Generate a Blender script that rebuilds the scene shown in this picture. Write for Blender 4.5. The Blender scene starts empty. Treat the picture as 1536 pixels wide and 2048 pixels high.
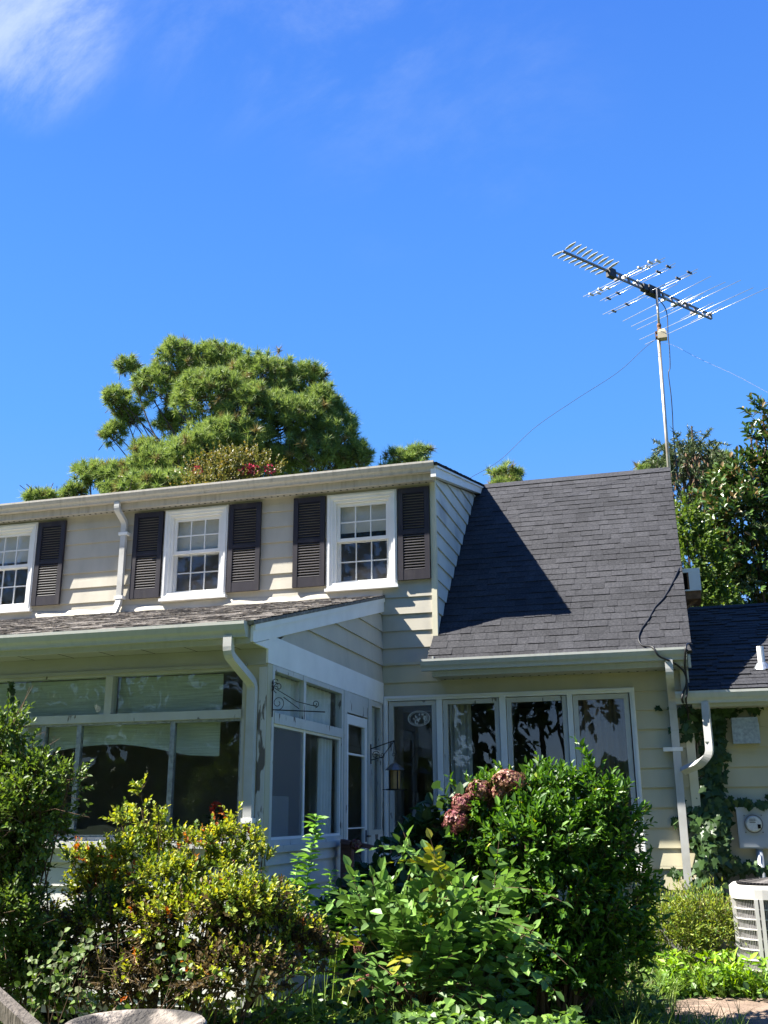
import bpy, math, random
import numpy as np
from mathutils import Matrix, Vector
R = math.radians
rng = np.random.default_rng(7)
random.seed(7)
scene = bpy.context.scene
COL = scene.collection

# ------------------------------------------------------------------ camera
FPX, PITCH, YAW, ROLL = 1997.19, .2931149, .27838574, -.00597971
CAM = np.array([0, -11.4, 1.65])
_fw = np.array([-math.sin(YAW)*math.cos(PITCH), math.cos(YAW)*math.cos(PITCH), math.sin(PITCH)])
_r = np.array([math.cos(YAW), math.sin(YAW), 0.]); _u = np.cross(_r, _fw)
RT = math.cos(ROLL)*_r + math.sin(ROLL)*_u; UP = -math.sin(ROLL)*_r + math.cos(ROLL)*_u
cam = bpy.data.objects.new('camera', bpy.data.cameras.new('camera')); COL.objects.link(cam)
cam.matrix_world = Matrix(((RT[0], UP[0], -_fw[0], CAM[0]), (RT[1], UP[1], -_fw[1], CAM[1]), (RT[2], UP[2], -_fw[2], CAM[2]), (0, 0, 0, 1)))
cam.data.sensor_fit = 'HORIZONTAL'; cam.data.sensor_width = 36; cam.data.lens = 36*FPX/1536
cam.data.clip_end = 5000; cam.data.clip_start = .05
scene.camera = cam
scene.view_settings.view_transform = 'Standard'; scene.view_settings.look = 'None'
scene.view_settings.gamma = 1; scene.view_settings.exposure = 2.02
try:
    scene.cycles.max_bounces = 8; scene.cycles.transparent_max_bounces = 24
    scene.cycles.caustics_reflective = False; scene.cycles.caustics_refractive = False
except Exception: pass

# ------------------------------------------------------------------ sky and sun
SUNV = np.array([-1.5, -.48, 1.9]); SUNV = SUNV/np.linalg.norm(SUNV)      # towards the sun
sun = bpy.data.objects.new('sun', bpy.data.lights.new('sun', 'SUN')); COL.objects.link(sun)
sun.data.energy = 5.0; sun.data.angle = R(.53); sun.data.color = (1, .95, .86)
sun.rotation_euler = Vector(-SUNV).to_track_quat('-Z', 'Y').to_euler()
world = bpy.data.worlds.new('World'); scene.world = world; world.use_nodes = True
nt = world.node_tree; nt.nodes.clear()
def nd(t, ty, **k):
    n = t.nodes.new(ty)
    for a, b in k.items(): setattr(n, a, b)
    return n
def lk(t, a, b): t.links.new(a, b)
sky = nd(nt, 'ShaderNodeTexSky', sky_type='NISHITA', sun_disc=False)
sky.sun_elevation = math.asin(SUNV[2]); sky.sun_rotation = math.atan2(SUNV[0], SUNV[1])
sky.air_density = 1.0; sky.dust_density = .25; sky.ozone_density = 2.0; sky.altitude = 0
hsv = nd(nt, 'ShaderNodeHueSaturation'); hsv.inputs['Saturation'].default_value = 1.22; hsv.inputs['Hue'].default_value = .5; hsv.inputs['Value'].default_value = 1.0
lk(nt, sky.outputs[0], hsv.inputs['Color'])
# wisps of cirrus, fixed to directions of the sky
tc = nd(nt, 'ShaderNodeTexCoord')
def skydir(px, py):
    v = _fw*FPX + RT*(px-768) - UP*(py-1024); return v/np.linalg.norm(v)
mp = nd(nt, 'ShaderNodeMapping'); mp.inputs['Rotation'].default_value = (.3, .4, .5); mp.inputs['Scale'].default_value = (2.0, 5.5, 2.4)
lk(nt, tc.outputs['Generated'], mp.inputs[0])
nz = nd(nt, 'ShaderNodeTexNoise'); nz.inputs['Scale'].default_value = 2.0; nz.inputs['Detail'].default_value = 13; nz.inputs['Roughness'].default_value = .66; nz.inputs['Distortion'].default_value = .25
lk(nt, mp.outputs[0], nz.inputs['Vector'])
def mth(t, op, a, b=None, clamp=False):
    n = nd(t, 'ShaderNodeMath', operation=op, use_clamp=clamp)
    for i, v in enumerate((a, b)):
        if v is None: continue
        if hasattr(v, 'links') or hasattr(v, 'is_linked'): lk(t, v, n.inputs[i])
        else: n.inputs[i].default_value = v
    return n.outputs[0]
def blob(px, py, c0, c1):       # soft region of the sky round a direction
    d = nd(nt, 'ShaderNodeVectorMath', operation='DOT_PRODUCT'); lk(nt, tc.outputs['Generated'], d.inputs[0]); d.inputs[1].default_value = tuple(skydir(px, py))
    m = nd(nt, 'ShaderNodeMapRange', interpolation_type='SMOOTHSTEP'); lk(nt, d.outputs['Value'], m.inputs[0])
    m.inputs[1].default_value = math.cos(R(c0)); m.inputs[2].default_value = math.cos(R(c1)); return m.outputs[0]
mr = nd(nt, 'ShaderNodeMapRange', interpolation_type='SMOOTHSTEP'); lk(nt, nz.outputs[0], mr.inputs[0]); mr.inputs[1].default_value = .37; mr.inputs[2].default_value = .74
w1 = mth(nt, 'MULTIPLY', mr.outputs[0], blob(45, 40, 5.8, .8))
w2 = mth(nt, 'MULTIPLY', mr.outputs[0], mth(nt, 'MULTIPLY', blob(520, -160, 12, 2), .22))
w3 = mth(nt, 'MULTIPLY', mr.outputs[0], mth(nt, 'MULTIPLY', blob(900, 190, 11, 2), .10))
cl = mth(nt, 'ADD', mth(nt, 'ADD', mth(nt, 'MULTIPLY', w1, .8), w2), w3, True)
mixc = nd(nt, 'ShaderNodeMixRGB'); lk(nt, cl, mixc.inputs[0]); tnt = nd(nt, 'ShaderNodeMixRGB', blend_type='MULTIPLY'); tnt.inputs[0].default_value = 1; tnt.inputs[2].default_value = (.66, .95, 1.30, 1); lk(nt, hsv.outputs[0], tnt.inputs[1]); flat = nd(nt, 'ShaderNodeMixRGB'); flat.inputs[0].default_value = .8; lk(nt, tnt.outputs[0], flat.inputs[1])
sx = nd(nt, 'ShaderNodeSeparateXYZ'); lk(nt, tc.outputs['Generated'], sx.inputs[0])
gr = nd(nt, 'ShaderNodeValToRGB'); lk(nt, sx.outputs[2], gr.inputs[0]); ge = gr.color_ramp.elements
ge[0].position = .0; ge[0].color = (.40, .50, .66, 1); ge[1].position = 1; ge[1].color = (.032, .11, .43, 1)
for p_, c_ in ((.10, (.26, .38, .60)), (.22, (.105, .255, .60)), (.36, (.070, .222, .565)), (.52, (.055, .182, .53)), (.70, (.040, .135, .48))): q_ = ge.new(p_); q_.color = (*c_, 1)
gm = nd(nt, 'ShaderNodeMixRGB', blend_type='MULTIPLY'); gm.inputs[0].default_value = 1; gm.inputs[2].default_value = (10, 10, 10, 1); lk(nt, gr.outputs[0], gm.inputs[1]); lk(nt, gm.outputs[0], flat.inputs[2])
lk(nt, flat.outputs[0], mixc.inputs[1]); mixc.inputs[2].default_value = (3.6, 4.3, 5.6, 1)
bg = nd(nt, 'ShaderNodeBackground'); bg.inputs[1].default_value = .05; lk(nt, mixc.outputs[0], bg.inputs[0])
wo = nd(nt, 'ShaderNodeOutputWorld'); lk(nt, bg.outputs[0], wo.inputs[0])

# ------------------------------------------------------------------ helpers
def ray(px, py): return _fw*FPX + RT*(px-768) - UP*(py-1024)
def at(px, py, Y):
    v = ray(px, py); return CAM + v*((Y-CAM[1])/v[1])
def pxm(P): return float((np.asarray(P)-CAM) @ _fw)/FPX          # metres per photo pixel at a point
def unit(a): return a/np.maximum(np.linalg.norm(a, axis=-1, keepdims=True), 1e-9)

class MB:
    def __init__(s): s.v = []; s.f = []; s.m = []; s.n = 0
    def add(s, V, F, mi=0):
        V = np.asarray(V, float).reshape(-1, 3); F = np.asarray(F, int)
        s.v.append(V); s.f.append(F + s.n); s.m.append(np.full(len(F), mi) if np.isscalar(mi) else np.asarray(mi)); s.n += len(V); return s
    def faces(s, V, FL, mi=0):
        V = np.asarray(V, float)
        s.v.append(V)
        for f in FL: s.f.append(np.array([f]) + s.n); s.m.append(np.array([mi]))
        s.n += len(V); return s
    def box(s, x0, x1, y0, y1, z0, z1, mi=0):
        V = [(x, y, z) for z in (z0, z1) for y in (y0, y1) for x in (x0, x1)]
        return s.add(V, [(0, 2, 3, 1), (4, 5, 7, 6), (0, 1, 5, 4), (2, 6, 7, 3), (0, 4, 6, 2), (1, 3, 7, 5)], mi)
    def obox(s, c, ax, h, mi=0):
        c = np.array(c, float); A = np.array(ax, float)
        V = [c + A[0]*h[0]*i + A[1]*h[1]*j + A[2]*h[2]*k for k in (-1, 1) for j in (-1, 1) for i in (-1, 1)]
        return s.add(V, [(0, 2, 3, 1), (4, 5, 7, 6), (0, 1, 5, 4), (2, 6, 7, 3), (0, 4, 6, 2), (1, 3, 7, 5)], mi)
    def bar(s, a, b, w, t, up=(0, 0, 1), mi=0):       # rectangular bar from a to b
        a = np.array(a, float); b = np.array(b, float); d = b-a; L = np.linalg.norm(d); d = d/L
        x = np.cross(d, up); x = x/np.linalg.norm(x); y = np.cross(x, d)
        return s.obox((a+b)/2, (x, y, d), (w/2, t/2, L/2), mi)
    def prism(s, P, axis, a, b, mi=0):                  # convex-or-not 2D profile swept along an axis
        P = np.array(P, float); n = len(P); o = [i for i in range(3) if i != axis]
        V = np.zeros((2*n, 3))
        for k, c in ((0, a), (1, b)):
            V[k*n:(k+1)*n, axis] = c; V[k*n:(k+1)*n, o[0]] = P[:, 0]; V[k*n:(k+1)*n, o[1]] = P[:, 1]
        return s.faces(V, [tuple(range(n)), tuple(range(2*n-1, n-1, -1))] + [(i, (i+1) % n, n+(i+1) % n, n+i) for i in range(n)], mi)
    def tube(s, pts, r, n=6, mi=0, caps=True):
        P = np.array(pts, float); m = len(P); rr = np.full(m, r) if np.isscalar(r) else np.array(r)
        T = np.gradient(P, axis=0) if m > 2 else np.tile(P[1]-P[0], (2, 1)); T = unit(T)
        ref = np.array([0, 0, 1.]) if abs(T[0][2]) < .9 else np.array([1., 0, 0])
        V = []
        for i in range(m):
            x = np.cross(T[i], ref); x /= max(np.linalg.norm(x), 1e-6); y = np.cross(x, T[i]); ref = y
            for k in range(n):
                a = 2*math.pi*k/n; V.append(P[i] + rr[i]*(math.cos(a)*x + math.sin(a)*y))
        F = [(i*n+k, i*n+(k+1) % n, (i+1)*n+(k+1) % n, (i+1)*n+k) for i in range(m-1) for k in range(n)]
        s.add(V, F, mi)
        if caps:
            b = s.n - m*n
            s.f.append(np.array([[b+k for k in range(n-1, -1, -1)]])); s.m.append(np.array([mi]))
            s.f.append(np.array([[b+(m-1)*n+k for k in range(n)]])); s.m.append(np.array([mi]))
        return s
    def rtube(s, pts, w, t, side=(1, 0, 0), mi=0):      # rectangular pipe; side = direction of its width
        P = np.array(pts, float); T = unit(np.gradient(P, axis=0)); sx = np.array(side, float); V = []
        for i in range(len(P)):
            x = sx - T[i]*(sx @ T[i]); x /= np.linalg.norm(x); y = np.cross(T[i], x)
            for a, b in ((-1, -1), (1, -1), (1, 1), (-1, 1)): V.append(P[i] + x*w/2*a + y*t/2*b)
        m = len(P)
        F = [(i*4+k, i*4+(k+1) % 4, (i+1)*4+(k+1) % 4, (i+1)*4+k) for i in range(m-1) for k in range(4)] + [(3, 2, 1, 0), tuple(4*m-4+k for k in range(4))]
        return s.add(V, F, mi)
    def lathe(s, prof, c, n=24, mi=0):
        V = []; m = len(prof)
        for r, z in prof:
            for k in range(n):
                a = 2*math.pi*k/n; V.append((c[0]+r*math.cos(a), c[1]+r*math.sin(a), c[2]+z))
        return s.add(V, [(i*n+k, i*n+(k+1) % n, (i+1)*n+(k+1) % n, (i+1)*n+k) for i in range(m-1) for k in range(n)], mi)
    def segs(s, A, B, r0, r1, mi=0):                    # many thin three-sided twigs
        A = np.asarray(A, float); B = np.asarray(B, float); n = len(A)
        if n == 0: return s
        d = unit(B-A); x = unit(np.cross(d, np.where(np.abs(d[:, 2:3]) < .9, [[0, 0, 1.]], [[1., 0, 0]]))); y = np.cross(d, x)
        r0 = np.broadcast_to(r0, (n,))[:, None]; r1 = np.broadcast_to(r1, (n,))[:, None]; V = []
        for P, r in ((A, r0), (B, r1)):
            for k in range(3):
                a = 2*math.pi*k/3; V.append(P + r*(math.cos(a)*x + math.sin(a)*y))
        V = np.stack(V, 1).reshape(-1, 3); b = np.arange(n)[:, None]*6
        F = np.concatenate([b + np.array([[k, (k+1) % 3, 3+(k+1) % 3, 3+k]]) for k in range(3)])
        return s.add(V, F, mi)
    def build(s, name, mat, parent=None, smooth=False):
        me = bpy.data.meshes.new(name)
        V = np.concatenate(s.v).astype(np.float32)
        root = parent
        while root is not None and root.parent is not None: root = root.parent
        if root is not None: V = V - np.array(root.location, np.float32)
        me.vertices.add(len(V)); me.vertices.foreach_set('co', V.ravel())
        idx = np.concatenate([f.ravel() for f in s.f]).astype(np.int32)
        cnt = np.concatenate([np.full(len(f), f.shape[1]) for f in s.f]); st = np.concatenate([[0], np.cumsum(cnt)[:-1]]).astype(np.int32)
        me.loops.add(len(idx)); me.loops.foreach_set('vertex_index', idx)
        me.polygons.add(len(cnt)); me.polygons.foreach_set('loop_start', st)
        me.polygons.foreach_set('material_index', np.concatenate(s.m).astype(np.int32))
        me.polygons.foreach_set('use_smooth', np.full(len(cnt), smooth))
        me.update(calc_edges=True); me.validate()
        for m in (mat if isinstance(mat, (list, tuple)) else [mat]): me.materials.append(m)
        o = bpy.data.objects.new(name, me); COL.objects.link(o)
        if parent is not None: o.parent = parent
        return o
def tag(o, label=None, cat=None, group=None, kind=None):
    if label: o['label'] = label
    if cat: o['category'] = cat
    if group: o['group'] = group
    if kind: o['kind'] = kind
    return o
def empty(name, loc, label, cat, group=None):
    o = bpy.data.objects.new(name, None); COL.objects.link(o); o.location = tuple(float(c) for c in loc); o.empty_display_size = .2
    return tag(o, label, cat, group)
def curve_pts(P, n=8):                                  # smooth polyline through points
    P = [np.array(p, float) for p in P]; P = [2*P[0]-P[1]] + P + [2*P[-1]-P[-2]]; out = []
    for i in range(1, len(P)-2):
        for k in range(n):
            t = k/n; a, b, c, d = P[i-1:i+3]
            out.append(.5*(2*b + (c-a)*t + (2*a-5*b+4*c-d)*t*t + (3*b-a-3*c+d)*t**3))
    return out + [P[-2]]

# ------------------------------------------------------------------ materials
def pm(name, col, rough=.6, spec=.3, metal=0, var=.12, vscale=6, col2=None, mscale=3, m0=.55, m1=.62, bump=0, bscale=40, stretch=(1, 1, 1), island=0, detail=6):
    m = bpy.data.materials.new(name); m.use_nodes = True; t = m.node_tree; b = t.nodes['Principled BSDF']
    b.inputs['Roughness'].default_value = rough; b.inputs['Specular IOR Level'].default_value = spec; b.inputs['Metallic'].default_value = metal
    c = nd(t, 'ShaderNodeTexCoord'); mp = nd(t, 'ShaderNodeMapping'); mp.inputs['Scale'].default_value = stretch; lk(t, c.outputs['Object'], mp.inputs[0])
    rgb = nd(t, 'ShaderNodeRGB'); rgb.outputs[0].default_value = (*col, 1); out = rgb.outputs[0]
    if col2 is not None:
        n2 = nd(t, 'ShaderNodeTexNoise'); n2.inputs['Scale'].default_value = mscale; n2.inputs['Detail'].default_value = detail; lk(t, mp.outputs[0], n2.inputs['Vector'])
        r2 = nd(t, 'ShaderNodeMapRange'); lk(t, n2.outputs[0], r2.inputs[0]); r2.inputs[1].default_value = m0; r2.inputs[2].default_value = m1
        mx = nd(t, 'ShaderNodeMixRGB'); lk(t, r2.outputs[0], mx.inputs[0]); lk(t, out, mx.inputs[1]); mx.inputs[2].default_value = (*col2, 1); out = mx.outputs[0]
    if var:
        n1 = nd(t, 'ShaderNodeTexNoise'); n1.inputs['Scale'].default_value = vscale; n1.inputs['Detail'].default_value = 5; lk(t, mp.outputs[0], n1.inputs['Vector'])
        r1 = nd(t, 'ShaderNodeMapRange'); lk(t, n1.outputs[0], r1.inputs[0]); r1.inputs[1].default_value = .3; r1.inputs[2].default_value = .7; r1.inputs[3].default_value = 1-var; r1.inputs[4].default_value = 1+var
        hs = nd(t, 'ShaderNodeHueSaturation'); lk(t, r1.outputs[0], hs.inputs['Value']); lk(t, out, hs.inputs['Color']); out = hs.outputs[0]
    if island:
        g = nd(t, 'ShaderNodeNewGeometry'); r1 = nd(t, 'ShaderNodeMapRange'); lk(t, g.outputs['Random Per Island'], r1.inputs[0]); r1.inputs[3].default_value = 1-island; r1.inputs[4].default_value = 1+island
        hs = nd(t, 'ShaderNodeHueSaturation'); lk(t, r1.outputs[0], hs.inputs['Value']); lk(t, out, hs.inputs['Color']); out = hs.outputs[0]
    lk(t, out, b.inputs['Base Color'])
    if bump:
        n3 = nd(t, 'ShaderNodeTexNoise'); n3.inputs['Scale'].default_value = bscale; n3.inputs['Detail'].default_value = 6; lk(t, mp.outputs[0], n3.inputs['Vector'])
        bp = nd(t, 'ShaderNodeBump'); bp.inputs['Strength'].default_value = bump; bp.inputs['Distance'].default_value = .02; lk(t, n3.outputs[0], bp.inputs['Height']); lk(t, bp.outputs[0], b.inputs['Normal'])
    return m
def leafmat(name, col, col2=None, trans=.35, rough=.45, spec=.35, var=.35, tint=None):
    m = bpy.data.materials.new(name); m.use_nodes = True; t = m.node_tree; b = t.nodes['Principled BSDF']
    b.inputs['Roughness'].default_value = rough; b.inputs['Specular IOR Level'].default_value = spec
    g = nd(t, 'ShaderNodeNewGeometry'); rp = nd(t, 'ShaderNodeValToRGB'); lk(t, g.outputs['Random Per Island'], rp.inputs[0])
    c2 = col2 if col2 is not None else tuple(c*(1+var) for c in col)
    e = rp.color_ramp.elements; e[0].color = (*[c*(1-var*.6) for c in col], 1); e[1].color = (*c2, 1)
    k = rp.color_ramp.elements.new(.5); k.color = (*col, 1)
    lk(t, rp.outputs[0], b.inputs['Base Color'])
    tr = nd(t, 'ShaderNodeBsdfTranslucent'); hs = nd(t, 'ShaderNodeHueSaturation'); hs.inputs['Value'].default_value = 1.25; hs.inputs['Saturation'].default_value = 1.1; hs.inputs['Hue'].default_value = .49
    lk(t, rp.outputs[0], hs.inputs['Color']); lk(t, hs.outputs[0], tr.inputs[0])
    mx = nd(t, 'ShaderNodeMixShader'); mx.inputs[0].default_value = trans; lk(t, b.outputs[0], mx.inputs[1]); lk(t, tr.outputs[0], mx.inputs[2])
    lk(t, mx.outputs[0], t.nodes['Material Output'].inputs[0]); return m
def glassmat(name, tint=(.85, .9, .9), wav=.15, wscale=3, ior=1.55, gain=1.4):
    m = bpy.data.materials.new(name); m.use_nodes = True; t = m.node_tree; t.nodes.remove(t.nodes['Principled BSDF'])
    c = nd(t, 'ShaderNodeTexCoord'); n = nd(t, 'ShaderNodeTexNoise'); n.inputs['Scale'].default_value = wscale; n.inputs['Detail'].default_value = 2; lk(t, c.outputs['Object'], n.inputs['Vector'])
    bp = nd(t, 'ShaderNodeBump'); bp.inputs['Strength'].default_value = wav; bp.inputs['Distance'].default_value = .05; lk(t, n.outputs[0], bp.inputs['Height'])
    lw = nd(t, 'ShaderNodeLayerWeight'); lw.inputs[0].default_value = .5; lk(t, bp.outputs[0], lw.inputs['Normal'])
    f2 = mth(t, 'MULTIPLY', mth(t, 'ADD', mth(t, 'MULTIPLY', mth(t, 'POWER', lw.outputs['Facing'], 5.0), .95), .045), gain, True)
    gl = nd(t, 'ShaderNodeBsdfGlossy'); gl.inputs['Roughness'].default_value = .01; gl.inputs['Color'].default_value = (.95, .95, .97, 1); lk(t, bp.outputs[0], gl.inputs['Normal'])
    tp = nd(t, 'ShaderNodeBsdfTransparent'); tp.inputs[0].default_value = (*tint, 1)
    mx = nd(t, 'ShaderNodeMixShader'); lk(t, f2, mx.inputs[0]); lk(t, tp.outputs[0], mx.inputs[1]); lk(t, gl.outputs[0], mx.inputs[2])
    lk(t, mx.outputs[0], t.nodes['Material Output'].inputs[0]); return m

M = {}
M['siding'] = pm('weathered beige siding', (.44, .41, .335), .5, .3, var=.10, vscale=1.2, col2=(.32, .30, .255), mscale=2.2, m0=.45, m1=.9, stretch=(1.6, 1.6, .7), bump=.05, bscale=3)
M['siding_cream'] = pm('cream siding', (.49, .45, .315), .5, .3, var=.07, vscale=1.5, col2=(.44, .41, .30), mscale=2, m0=.45, m1=.8, stretch=(2, 2, .5), bump=.04, bscale=3)
M['siding_grey'] = pm('grey green siding', (.56, .56, .51), .5, .3, var=.08, vscale=1.5, col2=(.36, .37, .36), mscale=2, m0=.5, m1=.7, stretch=(1, 1, 1))
M['siding_white'] = pm('white base siding', (.56, .56, .52), .55, .3, var=.08, vscale=2, col2=(.5, .5, .46), mscale=3, m0=.5, m1=.75)
M['trim'] = pm('white trim paint', (.74, .74, .72), .45, .35, var=.06, vscale=4)
M['trim_cream'] = pm('cream corner trim', (.62, .58, .43), .5, .3, var=.06, vscale=3)
M['peel'] = pm('peeling white paint', (.50, .50, .47), .6, .25, var=.07, vscale=5, col2=(.15, .135, .12), mscale=15, m0=.635, m1=.66, stretch=(1, 1, .28), bump=.15, bscale=30, detail=9)
M['peel_bad'] = pm('badly peeling paint', (.58, .57, .54), .7, .2, var=.1, vscale=6, col2=(.15, .13, .115), mscale=14, m0=.53, m1=.56, stretch=(1, 1, .22), bump=.25, bscale=30, detail=9)
M['gutter'] = pm('weathered gutter metal', (.44, .45, .41), .4, .4, var=.1, vscale=5, col2=(.36, .35, .31), mscale=5, m0=.5, m1=.8, stretch=(3, 3, .5))
M['gutter_old'] = pm('stained gutter metal', (.46, .43, .37), .45, .4, var=.12, vscale=4, col2=(.27, .25, .21), mscale=4, m0=.48, m1=.75, stretch=(4, 4, .4))
M['spout'] = pm('downspout metal', (.48, .48, .46), .4, .4, var=.07, vscale=4, col2=(.34, .33, .30), mscale=3, m0=.5, m1=.8)
M['soffit'] = pm('soffit panel', (.37, .37, .34), .55, .3, var=.06, vscale=4)
M['hole'] = pm('vent hole', (.01, .01, .01), .9, 0, var=0)
M['shingle'] = pm('charcoal shingles', (.026, .0265, .030), .85, .2, var=.2, vscale=1.3, island=.18, bump=.5, bscale=130, col2=(.043, .043, .047), mscale=42, m0=.42, m1=.62)
M['shingle_old'] = pm('worn shingles', (.21, .19, .17), .85, .2, var=.2, vscale=3, island=.35, bump=.6, bscale=110, col2=(.36, .33, .29), mscale=24, m0=.5, m1=.62)
M['slat'] = pm('sun bleached slats', (.042, .038, .042), .5, .35, var=.2, vscale=5)
M['shutter'] = pm('faded black shutter', (.024, .021, .028), .5, .3, var=.2, vscale=4, col2=(.05, .044, .044), mscale=5, m0=.5, m1=.8, stretch=(2, 2, .5))
M['dark_room'] = pm('dim room wall', (.34, .31, .29), .8, .1, var=.05)
M['room_floor'] = pm('dim floor', (.10, .075, .06), .7, .2, var=.05)
M['glass'] = glassmat('window glass', tint=(.94, .96, .96), wav=.02, wscale=2.2, gain=.9)
M['glass_wavy'] = glassmat('wrinkled storm glass', tint=(.95, .96, .96), wav=.5, wscale=5, gain=1.1)
M['glass_old'] = glassmat('old porch glass', tint=(.93, .96, .96), wav=.03, wscale=3.0, gain=.55)
def screenmat(f):
    m = bpy.data.materials.new('insect screen'); m.use_nodes = True; t = m.node_tree; t.nodes.remove(t.nodes['Principled BSDF'])
    d = nd(t, 'ShaderNodeBsdfDiffuse'); d.inputs[0].default_value = (.20, .20, .21, 1); tp = nd(t, 'ShaderNodeBsdfTransparent'); mx = nd(t, 'ShaderNodeMixShader'); mx.inputs[0].default_value = f
    lk(t, tp.outputs[0], mx.inputs[1]); lk(t, d.outputs[0], mx.inputs[2]); lk(t, mx.outputs[0], t.nodes['Material Output'].inputs[0]); return m
M['screen'] = screenmat(.36); M['screen_fine'] = screenmat(.07)
M['blind'] = pm('grey woven blind', (.50, .53, .46), .8, .1, var=.2, vscale=90, stretch=(.04, .04, 1.6))
M['roller'] = pm('pale roller blind', (.62, .60, .54), .8, .1, var=.05)
M['curtain'] = pm('pale curtain', (.58, .57, .54), .9, .1, var=.08)
M['curtain_brown'] = pm('brown curtain', (.20, .15, .13), .9, .1, var=.1)
M['concrete'] = pm('foundation block', (.27, .26, .25), .9, .1, var=.15, vscale=6, bump=.3, bscale=30)
M['galv'] = pm('galvanised steel', (.31, .34, .37), .42, .5, .65, var=.28, vscale=28)
M['meter'] = pm('grey meter box paint', (.36, .39, .42), .45, .4, .2, var=.07, vscale=4)
M['alu'] = pm('dull aluminium', (.70, .70, .70), .35, .5, .85, var=.08)
M['alu_bright'] = pm('bright aluminium', (.60, .60, .61), .5, .5, .1, var=.05)
M['dark_metal'] = pm('dark boom metal', (.16, .15, .15), .4, .5, .6, var=.15)
M['rust'] = pm('rusty steel', (.20, .11, .06), .8, .2, .3, var=.3, vscale=20)
M['mast'] = pm('weathered steel mast', (.50, .45, .36), .4, .5, .6, var=.15, vscale=4, col2=(.33, .24, .15), mscale=3, m0=.5, m1=.7)
M['rotor'] = pm('yellowed rotator housing', (.46, .40, .27), .55, .3, var=.2, vscale=8)
M['black'] = pm('black cable', (.012, .012, .013), .5, .4, var=0)
M['wire'] = pm('grey wire', (.10, .10, .11), .5, .4, .3, var=0)
M['iron'] = pm('rusty wrought iron', (.035, .026, .022), .6, .3, .3, var=.2)
M['amber'] = pm('amber seed panes', (.32, .19, .06), .35, .5, var=.25, vscale=18)
M['copper'] = pm('dull copper roof', (.16, .15, .14), .4, .5, .6, var=.2)
M['wood'] = pm('brown weathered rail', (.16, .09, .075), .8, .15, var=.25, vscale=7, stretch=(1, 1, 6), bump=.2)
M['grey_wood'] = pm('silvered timber', (.12, .105, .09), .85, .1, var=.3, vscale=9, stretch=(6, 6, 1), bump=.5, bscale=14)
M['white_metal'] = pm('pale condenser enamel', (.50, .485, .46), .4, .4, var=.06, vscale=5)
M['coil'] = pm('condenser coil', (.13, .125, .13), .6, .3, .3, var=.15, vscale=60, stretch=(1, 1, .05))
M['ac_white'] = pm('white enamel case', (.74, .73, .70), .4, .4, var=.05)
M['stone'] = pm('stained and shaded cast stone', (.30, .26, .22), .95, .1, var=.25, vscale=9, col2=(.07, .065, .06), mscale=5, m0=.44, m1=.58, bump=.8, bscale=55)  # dark blotches: stains, spread wider to paint in the shade on the bowl
M['pvc'] = pm('white vent pipe', (.74, .74, .74), .4, .4, var=.04)
M['bark'] = pm('dark bark', (.085, .062, .048), .95, .1, var=.3, vscale=14, bump=.5)
M['twig'] = pm('brown twigs', (.11, .07, .045), .9, .1, var=.25, vscale=10)
M['dry'] = pm('dry stems', (.17, .12, .075), .9, .1, var=.3, vscale=12)
M['red'] = leafmat('red petals', (.70, .10, .07), trans=.3)
M['path'] = pm('sandy path', (.23, .17, .13), .95, .1, var=.25, vscale=7, col2=(.12, .09, .07), mscale=3, m0=.45, m1=.65, bump=.5, bscale=50)
M['soil'] = pm('garden ground', (.065, .08, .042), .95, .1, var=.4, vscale=3, col2=(.085, .115, .048), mscale=1.2, m0=.4, m1=.65, bump=.4, bscale=25)
M['plate'] = pm('pale oval plate', (.55, .55, .52), .4, .5, var=.15, vscale=40)
M['white'] = pm('white ceramic', (.75, .74, .70), .5, .4, var=.03)

# ------------------------------------------------------------------ ground
g = MB()
gx = np.concatenate([np.linspace(-1500, -20, 7), np.linspace(-14, 10, 25), np.linspace(20, 1500, 7)])
gy = np.concatenate([np.linspace(-1500, -30, 7), np.linspace(-20, 12, 33), np.linspace(30, 1500, 7)])
def gz(x, y): return .14/(1+math.exp(-(y+2.2)*2.2)) if abs(x) < 30 and abs(y) < 30 else .07
nx = len(gx); g.add([(x, y, gz(x, y)) for y in gy for x in gx], [(j*nx+i, j*nx+i+1, (j+1)*nx+i+1, (j+1)*nx+i) for j in range(len(gy)-1) for i in range(nx-1)])
tag(g.build('ground', M['soil']), kind='structure')
g = MB(); pe = [(-.35, -1.95), (.05, -1.5), (.6, -1.38), (1.4, -1.3), (3, -1.35), (3, -2.35), (1.2, -2.3), (.4, -2.5), (-.2, -2.4)]
g.faces([(x, y, gz(x, y)+.012) for x, y in pe], [tuple(range(len(pe)-1, -1, -1))])
tag(g.build('path', M['path']), kind='structure')

# ------------------------------------------------------------------ house
house = empty('house', (0, 0, 0), 'beige clapboard house with long dormer, charcoal shingle roofs and peeling glazed side porch', 'house')
EXP = .2035; Z0 = .065

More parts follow.
